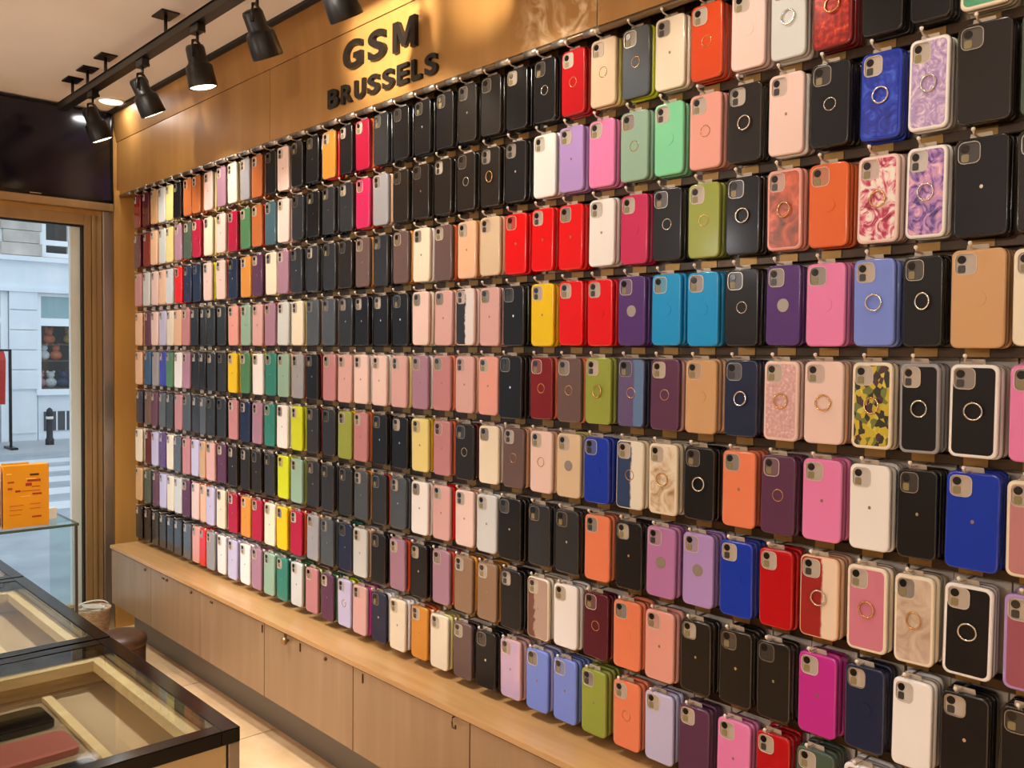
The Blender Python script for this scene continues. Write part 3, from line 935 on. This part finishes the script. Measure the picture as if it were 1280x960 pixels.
for i, (s, ax, ay) in enumerate(spots):
    lab = spl[i] if i < 5 else 'black track spotlight overhead, number %s along the track' % nth(i+1)
    t = thing('track_spotlight', lab, 'spotlight', (TX, s, TZ), 0, 'track spotlights')
    obj('adapter', box_me('adapter', (-.013, -.03, -.024), (.013, .03, 0), .002), m_dark, t)
    obj('adapter_knob', tube_me('adapter_knob', [(.013, 0, -.012), (.024, 0, -.012)], .006, 8), m_dark, t)
    obj('stem', tube_me('stem', [(0, 0, -.024), (0, 0, -.050)], .005, 8), m_dark, t)
    obj('yoke', tube_me('yoke', [(0, .046, -.110), (0, .048, -.080), (0, .040, -.060), (0, .014, -.050), (0, -.014, -.050), (0, -.040, -.060), (0, -.048, -.080), (0, -.046, -.110)], .0048, 6), m_dark, t).rotation_euler = (0, 0, -.75)
    q = Vector((ax, ay, -1)).normalized().to_track_quat('-Z', 'Y')
    head = Matrix.Translation((0, 0, -.105)) @ q.to_matrix().to_4x4() @ Matrix.Translation((0, 0, .045))
    b = obj('lamp_body', body_me, m_dark, t)
    b.matrix_local = head
    l = obj('lamp_lens', lens_me, m_lensglow, b)
    lp = Vector((TX, s, TZ)) + (head @ Vector((0, 0, -.138)))
    lo = lamp('spot_beam', 'SPOT', lp, P_SPOT*(1.6 if s > 2.9 else 1.3 if s > 1.8 else .9 if s > 1.2 else .5 if s > .8 else .35), WARM, None, (ax, ay, -1), spot_size=math.radians(100), spot_blend=.45, shadow_soft_size=.03)

t2 = thing('lighting_track', 'added second black lighting track over the aisle, out of view', 'lighting track', (.45, 1.6, CEIL-.03))  # second track and its spots added out of view to brighten the fascia
obj('track_bar', box_me('track_bar2', (-.018, -2.0, 0), (.018, 1.3, .03), .002), m_dark, t2)
for i, (s, ts, tz, pw, ang) in enumerate([(1.75, 2.12, .925, P_ADDED_SIGN, 29), (2.55, 3.60, .90, P_ADDED_SIGN*.30, 21), (1.3, 1.70, .965, P_ADDED_SIGN*.55, 21)]):
    org = Vector((.45, s, CEIL-.03))
    dv = (Vector((FX, ts, EYE+tz)) - (org+Vector((0, 0, -.07)))).normalized()
    t = thing('track_spotlight', 'added black spotlight on the second track aimed at the fascia, %s from the viewer' % nth(3-i), 'spotlight', org, 0, 'added fascia spotlights')
    obj('adapter', box_me('adapter', (-.013, -.03, -.024), (.013, .03, 0), .002), m_dark, t)
    obj('stem', tube_me('stem', [(0, 0, -.024), (0, 0, -.060)], .005, 8), m_dark, t)
    b = obj('lamp_body', body_me, m_dark, t)
    b.matrix_local = Matrix.Translation((0, 0, -.07)) @ dv.to_track_quat('-Z', 'Y').to_matrix().to_4x4() @ Matrix.Translation((0, 0, .03))
    obj('lamp_lens', lens_me, m_lensglow, b)
    lamp('added_fascia_beam', 'SPOT', org+Vector((0, 0, -.07))+dv*.115, pw, WARM, None, dv, spot_size=math.radians(ang), spot_blend=.8, shadow_soft_size=.03)

# recessed ceiling lights: the one in view by the corner, the others added unseen to brighten the shop
def downlight(x, s, power, label, r=.052, cone=None):
    t = thing('ceiling_light', label, 'ceiling light', (x, s, CEIL), 0, 'recessed ceiling lights')
    obj('trim_ring', lathe_me('trim_ring', [(r+.012, 0), (r+.012, -.003), (r, -.006), (r-.002, -.001)], 24), m_white, t)
    obj('diffuser', lathe_me('diffuser', [(r-.002, -.0015), (r-.006, -.0045), (.002, -.0055)], 24), mat('diffuser_glow', 'fff0d4', .5, 0, 0, 6.0), t)
    if cone:
        lamp('ceiling_light_beam', 'SPOT', (x, s, CEIL-.012), power, (.985, .985, 1), None, (0, 0, -1), spot_size=math.radians(cone), spot_blend=.6, shadow_soft_size=.06)
        return
    lamp('ceiling_light_beam', 'AREA', (x, s, CEIL-.012), power, (.985, .985, 1), None, (0, 0, -1), shape='DISK', size=.10)
downlight(1.388, 4.143, P_CORNER, 'small glowing recessed ceiling light in the corner by the dark screen')
for k, s_ in enumerate((2.75, 1.75, .75, -.4, -1.6)):
    downlight(.80, s_, P_ADDED_DOWN*(1.15, 1.05, .5, .4, .5)[k], 'added recessed ceiling light over the aisle, %s from the street front' % nth(k+1), .06, 58)
downlight(.40, 3.55, P_ADDED_DOWN*1.3, 'added recessed ceiling light over the aisle close to the shop door', .06, 96)
for k, s_ in enumerate((3.2, 1.6, 0., -1.6)):
    downlight(-1.3, s_, P_ADDED_DOWN*1.2, 'added recessed ceiling light along the side wall, %s from the street front' % nth(k+1), .06, 100)
def globe(x, s_, label):  # pendants added out of view to lift the ceiling and wall light
    t = thing('added_pendant', label, 'added pendant lamp', (x, s_, CEIL), 0, 'added opal pendant globes over the shop')
    obj('canopy', lathe_me('canopy', [(.045, 0), (.045, -.02), (.01, -.03)], 20), m_steel, t)
    obj('cord', tube_me('cord', [(0, 0, -.03), (0, 0, -.24)], .003, 6), m_dark, t)
    obj('globe_shade', lathe_me('globe_shade', [(.11*math.sin(math.pi*i/12), -.34+.11*math.cos(math.pi*i/12)) for i in range(13)][::-1], 24), mat('opal_glow', 'fff0d8', .4, 0, 0, 3.0), t)
    lamp('added_globe_light', 'POINT', (x, s_, CEIL-.52), P_ADDED_GLOBE*(1.5 if s_ > 2 else 1.2 if s_ > 0 else .8), (.985, .985, 1), None, None, shadow_soft_size=.06)
for k, s_ in enumerate((2.8, .9, -1.0)):
    globe(-1.25, s_, 'added opal globe pendant over the shop, %s from the street front' % nth(k+1))

# ================================================================== GLASS COUNTERS
GZ = EYE-.45
m_cream = noise_mat('cream_laminate', [(.3, 'cdb27e'), (.6, 'd8bf8e'), (.8, 'e0c99c')], 6, .45, 0, stretch=(1, 6, 1))
m_shelf = noise_mat('tan_shelf', [(.3, 'a58b68'), (.7, 'b59b78')], 5, .5)
XR, XLf = .474, -.12
def glass_counter(s0, s1, label):
    c = thing('glass_counter', label, 'display counter', ((XR+XLf)/2, (s0+s1)/2, 0), 0, 'black framed glass counters')
    ox, oy = (XR+XLf)/2, (s0+s1)/2
    fw = .0225
    obj('top_frame', boxes_me('top_frame', [((XR-fw-ox, s0-oy, GZ-.018), (XR-ox, s1-oy, GZ)), ((XLf-ox, s0-oy, GZ-.018), (XLf+fw-ox, s1-oy, GZ)), ((XLf+fw-ox, s0-oy, GZ-.018), (XR-fw-ox, s0+fw-oy, GZ)), ((XLf+fw-ox, s1-fw-oy, GZ-.018), (XR-fw-ox, s1-oy, GZ))], .0012), m_black, c)
    obj('glass_top', box_me('glass_top', (XLf+fw-ox, s0+fw-oy, GZ-.007), (XR-fw-ox, s1-fw-oy, GZ-.001)), m_glass2, c)
    for X in (XR-.014, XLf):
        for Y in (s0+.001, s1-.015):
            obj('corner_post', box_me('corner_post', (X-ox, Y-oy, 0), (X+.014-ox, Y+.014-oy, GZ-.018), .001), m_steel, c)
    t = .012
    obj('side_panel', box_me('side_panel', (XR-.016-ox, s0+.016-oy, .06), (XR-.004-ox, s1-.016-oy, GZ-.018)), m_cream, c)
    obj('side_panel', box_me('side_panel', (XLf+.004-ox, s0+.016-oy, .06), (XLf+.016-ox, s1-.016-oy, GZ-.018)), m_cream, c)
    obj('end_panel', box_me('end_panel', (XLf+.016-ox, s0+.004-oy, .06), (XR-.016-ox, s0+.016-oy, GZ-.018)), m_cream, c)
    obj('end_panel', box_me('end_panel', (XLf+.016-ox, s1-.016-oy, .06), (XR-.016-ox, s1-.004-oy, GZ-.018)), m_cream, c)
    obj('inner_lip', boxes_me('inner_lip', [((XR-.040-ox, s0+.016-oy, GZ-.034), (XR-.016-ox, s1-.016-oy, GZ-.019)), ((XLf+.016-ox, s0+.016-oy, GZ-.034), (XR-.040-ox, s0+.060-oy, GZ-.019)), ((XLf+.016-ox, s1-.040-oy, GZ-.034), (XR-.040-ox, s1-.016-oy, GZ-.019))]), m_cream, c)
    obj('shelf', box_me('shelf', (XLf+.016-ox, s0+.016-oy, GZ-.070), (XR-.016-ox, s1-.016-oy, GZ-.060)), m_shelf, c)
    obj('divider', box_me('divider', (.362-ox, s0+.065-oy, GZ-.060), (.374-ox, s1-.045-oy, GZ-.053)), m_cream, c)
    return c
glass_counter(.981, 1.424, 'black framed glass counter nearest the viewer')
glass_counter(1.430, 1.916, 'black framed glass counter second from the viewer')
glass_counter(1.922, 2.42, 'black framed glass counter farthest from the viewer')

# phones and packs lying in the counters
ph_me = {}
bm = bmesh.new()
add_plate(bm, rrect(.072, .146, .010, 4), -.004, .004)
PH = new_mesh('phone_body', bm)
PHS = plate_me('phone_screen', rrect(.066, .140, .008, 4), -.0046, -.0039)
bm = bmesh.new()
add_box(bm, (-.055, -.011, -.085), (.055, .0, .085), .004)
PK = new_mesh('pack', bm)
SLV = box_me('clear_sleeve', (-.040, -.078, .0), (.040, .078, .012), .003)
m_clear = glass_mat('clear_plastic', (.93, .93, .93), .08, 1.5)
m_ph = [mat('phone_black', '0e0e12', .2), mat('phone_blue_grey', '5a6a84', .25), mat('phone_rose', 'b8685a', .3), mat('phone_graphite', '36363c', .2)]
ph_words = ['black', 'blue-grey', 'rose', 'graphite']
def phone(x, s, ci, rz, label):
    p = thing('smartphone', label, 'phone', (x, s, GZ-.0598), rz, 'phones in the glass counters')
    p.rotation_euler = (0, 0, rz)
    a = obj('phone_body', PH, m_ph[ci], p, (0, 0, .004), (math.pi/2, 0, 0))
    if ci in (0, 3):
        obj('phone_screen', PHS, m_black, p, (0, 0, .0045), (-math.pi/2, 0, 0))
    obj('clear_sleeve', SLV, m_clear, p, (0, 0, 0))
    return p
order = ['nearest the divider', 'in the middle', 'farthest left']
cn_ = ['nearest', 'second', 'farthest']
for ci, (s0, s1) in enumerate(((.981, 1.424), (1.430, 1.916), (1.922, 2.42))):
    for j in range(3):
        for kx in range(3):
            x = .278-.165*kx
            s = s0+.118+.104*j
            col = (ci+j*2+kx) % 4
            w = '%s phone %s on the shelf, row %s of the %s counter' % (ph_words[col], order[kx], ['one', 'two', 'three', 'four'][j], cn_[ci])
            phone(x, s, col, math.pi/2+random.uniform(-.06, .06), w)

# ================================================================== BY THE WINDOW
TS0, TS1, TTZ = 3.74, 4.10, EYE-.695
gt = thing('glass_table', 'small glass table with thin metal legs by the shop window', 'table', (.82, 3.92, 0))
obj('glass_top', box_me('glass_top', (-.32, -.18, TTZ-.010), (.30, .18, TTZ), .001), glass_mat('table_glass', (.86, .93, .90), 0, 1.5), gt)
for x in (-.312, .288):
    obj('leg', box_me('leg', (x, -.178, 0), (x+.010, -.168, TTZ-.010), .001), mat('table_leg', '4a3c34', .4, .4), gt)
    obj('side_panel', box_me('side_panel', (x+.002, -.166, .02), (x+.008, .176, TTZ-.010)), MATS['table_glass'], gt)
obj('lower_shelf', box_me('lower_shelf', (-.30, -.166, .20), (.288, .17, .208)), MATS['table_glass'], gt)
obj('edge_band', boxes_me('edge_band', [((-.32, -.1815, TTZ-.010), (.3015, -.180, TTZ)), ((.30, -.18, TTZ-.010), (.3015, .18, TTZ))]), mat('glass_edge_green', '3f5a50', .2), gt)
yb = thing('yellow_box', 'orange-yellow printed cardboard box standing on the glass table', 'box', (.875, 3.80, TTZ))
m_yel = noise_mat('yellow_card', [(.3, 'd98e06'), (.7, 'e59c10')], 5, .5)
obj('carton', box_me('carton', (-.011, -.015, 0), (.150, .035, .243), .002), m_yel, yb)
obj('lid_flap', box_me('lid_flap', (-.011, .010, .243), (.085, .014, .250)), m_yel, yb)
m_pr, m_pd, m_py = mat('print_red', 'a0341a', .5), mat('print_dark', '3a1a10', .5), mat('print_pale', 'f2c860', .5)
marks = [(.00, .208, .018, .005, m_py), (.004, .175, .022, .006, m_pr), (.004, .150, .016, .007, m_pr), (.030, .138, .018, .008, m_pr), (.082, .200, .032, .007, m_pd), (.068, .186, .036, .004, m_py), (.072, .176, .048, .009, m_pr),
         (.066, .160, .022, .012, m_pr), (.088, .155, .030, .003, m_pr), (.050, .140, .068, .0022, m_pr), (.090, .124, .034, .007, m_pr), (.050, .12, .034, .0018, m_py), (.010, .085, .05, .0018, m_pr), (.08, .088, .04, .0018, m_pr),
         (.010, .068, .045, .0018, m_pr), (.08, .070, .04, .0018, m_pr), (.088, .035, .034, .006, m_pr), (.010, .050, .04, .0018, m_pr)]
for (x, z, w, h, mm) in marks:
    obj('print', box_me('print', (x, -.0157, z), (x+w, -.0149, z+h)), mm, yb)
pb = thing('photo_box', 'pale box with a dark bottle picture beside the yellow box', 'box', (.80, 3.80, TTZ))
obj('carton', box_me('carton', (-.06, -.012, 0), (.058, .03, .235), .002), mat('pink_card', 'd9b8a4', .5), pb)
obj('picture', boxes_me('picture', [((.040, -.0132, .01), (.054, -.0119, .13)), ((.036, -.0132, .11), (.054, -.0119, .16)), ((.043, -.0132, .16), (.052, -.0119, .2))]), m_pd, pb)
ws = tag(obj('white_card_stand', box_me('white_card_stand', (1.045, 3.90, TTZ), (1.085, 3.92, TTZ+.045), .001), m_white), 'small white card stand behind the yellow box', 'card')
# goods stacked below the table
m_goods = [mat('goods_brown', '7a5138', .5), mat('goods_tan', 'b4875a', .5), mat('goods_dark', '4a2e22', .5)]
for i, (x, s, z, w, d, hh, c) in enumerate([(.75, 3.92, .208, .15, .12, .03, 0), (.755, 3.925, .239, .14, .11, .025, 2), (.93, 3.90, .208, .16, .14, .035, 1), (.925, 3.90, .244, .15, .13, .03, 0), (.93, 3.905, .275, .14, .12, .02, 1), (.62, 3.93, .208, .10, .12, .04, 2)]):
    o = thing('goods_box', ['brown flat box at the bottom of the middle stack', 'dark flat box on top of the middle stack', 'tan flat box at the bottom of the right stack', 'brown flat box between two tan boxes', 'tan flat box on top of the right stack', 'dark flat box at the left end of the shelf'][i]+' under the glass table', 'box', (x, s, z), random.uniform(-.1, .1), 'flat boxes under the glass table')
    obj('carton', box_me('carton', (-w/2, -d/2, 0), (w/2, d/2, hh-.006), .002), m_goods[c], o)
    obj('lid', box_me('lid', (-w/2-.002, -d/2-.002, hh-.008), (w/2+.002, d/2+.002, hh), .002), m_goods[c], o)
# basket of papers and low stool in the corner
bk_ = thing('paper_basket', 'round wicker basket with white papers in the corner by the door', 'basket', (1.262, 4.02, 0))
obj('basket_wall', lathe_me('basket_wall', [(.055, 0), (.062, .10), (.070, .195), (.073, .205), (.066, .205), (.06, .10), (.05, .01)], 24), noise_mat('wicker', [(.35, '9a7a60'), (.65, 'c8ab90')], 60, .7, stretch=(1, 1, 4)), bk_)
for k in range(4):
    obj('paper', box_me('paper', (-.042, -.04, 0), (.042, .04, .004)), m_white, bk_, (0, 0, .19+.006*k), (0.05*k, .04, .5*k))
obj('handle', tube_me('handle', [(.071*math.cos(a), .02, .20+.03*math.sin(a)) for a in [math.pi*k/12 for k in range(13)]], .003, 6), m_white, bk_)
stl = thing('brown_pouf', 'low brown leather pouf on the floor beside the counters', 'stool', (1.235, 3.60, 0))
m_lea = noise_mat('brown_leather', [(.3, '3a2414'), (.7, '54361f')], 14, .45, bump=.2)
obj('cushion', lathe_me('cushion', [(.02, .205), (.07, .202), (.092, .190), (.097, .170), (.092, .150)][::-1], 28), m_lea, stl)
obj('base', lathe_me('base', [(.086, 0), (.090, .02), (.092, .145), (.086, .152)], 28), m_lea, stl)

# ================================================================== STREET
GND = -.12
rd_ = struct('ground_street', box_me('ground_street', (-12, FS+.1, GND-.1), (22, 40, GND)), noise_mat('asphalt', [(.3, '98a0aa'), (.6, 'aeb6be'), (.8, 'c2c8ce')], 3, .6), 'grey street outside the shop', 'street')
for k in range(5):
    o = tag(obj('crossing_stripe', box_me('crossing_stripe', (1.0, 8.6+k*.9, GND), (7, 8.6+k*.9+.42, GND+.004)), mat('road_paint', 'dfe3e6', .6)), ['nearest', 'second', 'third', 'fourth', 'farthest'][k]+' white road stripe across the street', 'road marking', 'white road stripes')
tag(obj('pavement', box_me('pavement', (-12, 13.2, GND), (22, 15, GND+.03)), mat('paving', 'b4b8bc', .7)), 'pale pavement in front of the opposite house', 'pavement')
FY = 15.0
k_ = FY/11.0
m_stone = noise_mat('weathered_stone', [(.3, 'a89e96'), (.55, 'c6bcb2'), (.75, 'd8cec4')], 3, .8)
m_render = noise_mat('white_render', [(.3, 'e0e6ec'), (.7, 'eef2f6')], 2, .8)
m_paint = mat('white_joinery', 'f2f5f8', .5)
m_inner = mat('dark_interior', '5c5650', .8)
hs = thing('facade_house', 'stone and white rendered house across the street', 'building', (3.5, FY, GND))
def hp_box(name, x0, x1, z0, z1, y0, y1, m, par=hs):
    return obj(name, box_me(name, (x0-3.5, y0-FY, z0+EYE-GND), (x1-3.5, y1-FY, z1+EYE-GND)), m, par)
# walls: ground floor piers, lintel band, upper storey
bays = [-3.0, -1.2, .6, 2.35, 3.92, 5.7, 7.5, 9.3]
hp_box('lintel_band', -8, 16, .915, 1.38, FY, FY+.3, m_render)
hp_box('cornice', -8, 16, 1.34, 1.41, FY-.10, FY, m_render)
hp_box('string_course', -8, 16, .87, .93, FY-.05, FY, m_render)
hp_box('upper_wall', -8, 16, 2.75, 6, FY, FY+.3, m_stone)
hp_box('upper_wall', -8, 16, 1.41, 1.43, FY, FY+.3, m_stone)
hp_box('interior', -8, 16, -1.45, 6, FY+.9, FY+1.0, m_inner)
for i, b in enumerate(bays):
    is_door = abs(b-2.35) < .01
    nb_ = bays[i+1] if i+1 < len(bays) else b+1.8
    w0, w1 = b, nb_-.42
    if is_door:
        w1 = 3.52
    # pier right of this bay built from blocks
    p0, p1 = w1, nb_
    zz = -.62
    hp_box('pier_core', p0+.01, p1-.01, -1.45, .915, FY+.02, FY+.3, m_render)
    for k in range(5):
        hp_box('stone_block', p0+.005, p1-.005, zz+k*.305, zz+k*.305+.292, FY-.02, FY+.02, m_render)
    hp_box('pier_panel', p0+.02, p1-.02, -1.30, -.68, FY-.01, FY+.02, m_render)
    for k in range(7):
        hp_box('stone_block', p0-.10+(k % 2)*.03, p1+.06-(k % 2)*.03, 1.43+k*.19, 1.43+k*.19+.182, FY-.03, FY+.3, m_stone)
    if is_door:
        fr = hp_box('door_frame', w0, w0+.1, -1.45, .87, FY+.05, FY+.13, m_paint)
        hp_box('door_frame', w1-.1, w1, -1.45, .87, FY+.05, FY+.13, m_paint)
        hp_box('door_frame', w0+.1, w1-.1, .38, .47, FY+.05, FY+.13, m_paint)
        hp_box('pane', w0+.1, w1-.1, .47, .87, FY+.08, FY+.09, m_glass)
    else:
        hp_box('window_sill', w0-.03, w1+.03, -.72, -.63, FY-.06, FY+.12, m_paint)
        hp_box('apron', w0, w1, -1.45, -.72, FY+.02, FY+.3, m_render)
        hp_box('window_frame', w0, w0+.06, -.63, .87, FY+.05, FY+.12, m_paint)
        hp_box('window_frame', w1-.06, w1, -.63, .87, FY+.05, FY+.12, m_paint)
        hp_box('window_frame', w0+.06, w1-.06, .36, .48, FY+.05, FY+.12, m_paint)
        hp_box('window_frame', w0+.06, w1-.06, .82, .87, FY+.05, FY+.12, m_paint)
        mc = w0+.52
        hp_box('mullion', mc-.025, mc+.025, .48, .82, FY+.06, FY+.11, m_paint)
        hp_box('mullion', mc-.035, mc+.035, -.63, .36, FY+.06, FY+.11, m_paint)
        hp_box('pane', w0+.06, w1-.06, -.63, .36, FY+.08, FY+.09, m_glass)
        hp_box('frosted_pane', w0+.06, w1-.06, .48, .82, FY+.08, FY+.09, mat('frosted_glass', '93adb2', .25))
        hp_box('cellar_window', w0+.08, w0+.62, -1.28, -.98, FY-.005, FY+.02, mat('cellar_dark', '4a4c52', .5))
        for k in range(4):
            hp_box('cellar_bar', w0+.12+k*.13, w0+.14+k*.13, -1.28, -.98, FY-.015, FY-.005, m_render)
    # upper window
    hp_box('upper_frame', w0+.04, w0+.14, 1.46, 2.75, FY+.06, FY+.14, m_paint)
    hp_box('upper_frame', nb_-.56, nb_-.46, 1.46, 2.75, FY+.06, FY+.14, m_paint)
    hp_box('upper_frame', w0+.46, w0+.56, 1.46, 2.75, FY+.06, FY+.14, m_paint)
    hp_box('upper_frame', w0+.14, nb_-.56, 1.62, 1.70, FY+.06, FY+.14, m_paint)
    hp_box('upper_frame', w0+.04, nb_-.46, 1.43, 1.50, FY+.04, FY+.14, m_paint)
    hp_box('pane', w0+.14, nb_-.56, 1.50, 2.75, FY+.09, FY+.10, m_glass)
# shop window goods
gm = [mat('toy_orange', 'd0714a', .6), mat('toy_pink', 'c98a92', .6), mat('toy_white', 'd9d9dc', .6), mat('toy_navy', '3c4668', .6), mat('toy_ochre', 'b08a4c', .6), mat('toy_green', '6a8a76', .6)]
gw = ['orange', 'pink', 'white', 'navy', 'ochre', 'green']
bm = bmesh.new()
bmesh.ops.create_icosphere(bm, subdivisions=2, radius=.09, matrix=Matrix.Translation((0, 0, .08)) @ Matrix.Diagonal((1, .8, .9, 1)))
TOYB = new_mesh('toy_body', bm)
bm = bmesh.new()
bmesh.ops.create_icosphere(bm, subdivisions=2, radius=.06, matrix=Matrix.Translation((0, 0, .20)))
for sx in (-1, 1):
    bmesh.ops.create_icosphere(bm, subdivisions=1, radius=.025, matrix=Matrix.Translation((sx*.045, 0, .25)))
TOYH = new_mesh('toy_head', bm)
for nm, z_, d_ in (('bottom', -.64, .25), ('middle', -.20, .35), ('top', .06, .35)):
    tag(obj('window_shelf', box_me('window_shelf', (3.95, FY+d_, EYE+z_), (5.25, FY+.6, EYE+z_+.018)), m_goods[0]), nm+' wooden shelf in the shop window across the street', 'shelf', 'shelves in the opposite shop window')
for i, (x, z, c) in enumerate([(4.06, -.62, 1), (4.22, -.62, 2), (4.40, -.62, 3), (4.60, -.62, 2), (4.78, -.62, 5), (4.12, -.18, 2), (4.30, -.18, 0), (4.62, -.18, 4), (4.85, -.18, 0), (4.20, .08, 0), (4.5, .08, 4)]):
    t = thing('plush_toy', '%s soft toy on the %s shelf of the opposite shop window, %s from the left' % (gw[c], 'bottom' if z < -.5 else 'middle' if z < 0 else 'top', nth(i+1 if i < 5 else i-4 if i < 9 else i-8)), 'toy', (x, FY+.45, EYE+z), 0, 'toys in the opposite shop window')
    obj('toy_body', TOYB, gm[c], t)
    obj('toy_head', TOYH, gm[c], t)
# clothes rail by the opposite door
cr2 = thing('clothes_rail', 'clothes rail by the opposite shop door', 'clothes rail', (3.17, 13.9, GND+.03))
obj('rail_frame', boxes_me('rail_frame', [((-.5, -.015, 1.38), (.12, .015, 1.41)), ((.09, -.015, 0), (.12, .015, 1.38)), ((-.5, -.015, 0), (-.47, .015, 1.38)), ((.06, -.2, 0), (.15, .2, .03)), ((-.53, -.2, 0), (-.44, .2, .03))]), m_dark, cr2)
gar = plate_me('garment', [(-.10, 0), (.10, 0), (.13, .30), (.16, .62), (.10, .70), (.03, .74), (-.03, .74), (-.10, .70), (-.16, .62), (-.13, .30)], -.04, .04)
for i, (x, hx, w) in enumerate([(-.02, 'b03024', 'red'), (-.12, '7a3a6a', 'purple'), (-.22, 'c84a34', 'orange-red'), (-.34, '2c2a34', 'black')]):
    o = obj('hanging_coat', gar, mat('cloth_'+w.replace('-', '_'), hx, .8), None, (3.17+x, 13.9, GND+.03+.64), (0, 0, 1.52))
    tag(o, w+' coat hanging on the clothes rail across the street', 'coat', 'coats on the clothes rail')
bo = thing('bollard', 'dark street bollard on the opposite pavement', 'bollard', (3.86, 14.2, GND+.03))
obj('post', lathe_me('post', [(.06, 0), (.06, .08), (.045, .10), (.04, .42), (.05, .45), (.04, .52), (.01, .55)], 14), mat('bollard_iron', '2a2c30', .5), bo)
obj('collar', lathe_me('collar', [(.047, .38), (.052, .39), (.052, .41), (.047, .42)], 14), m_white, bo)
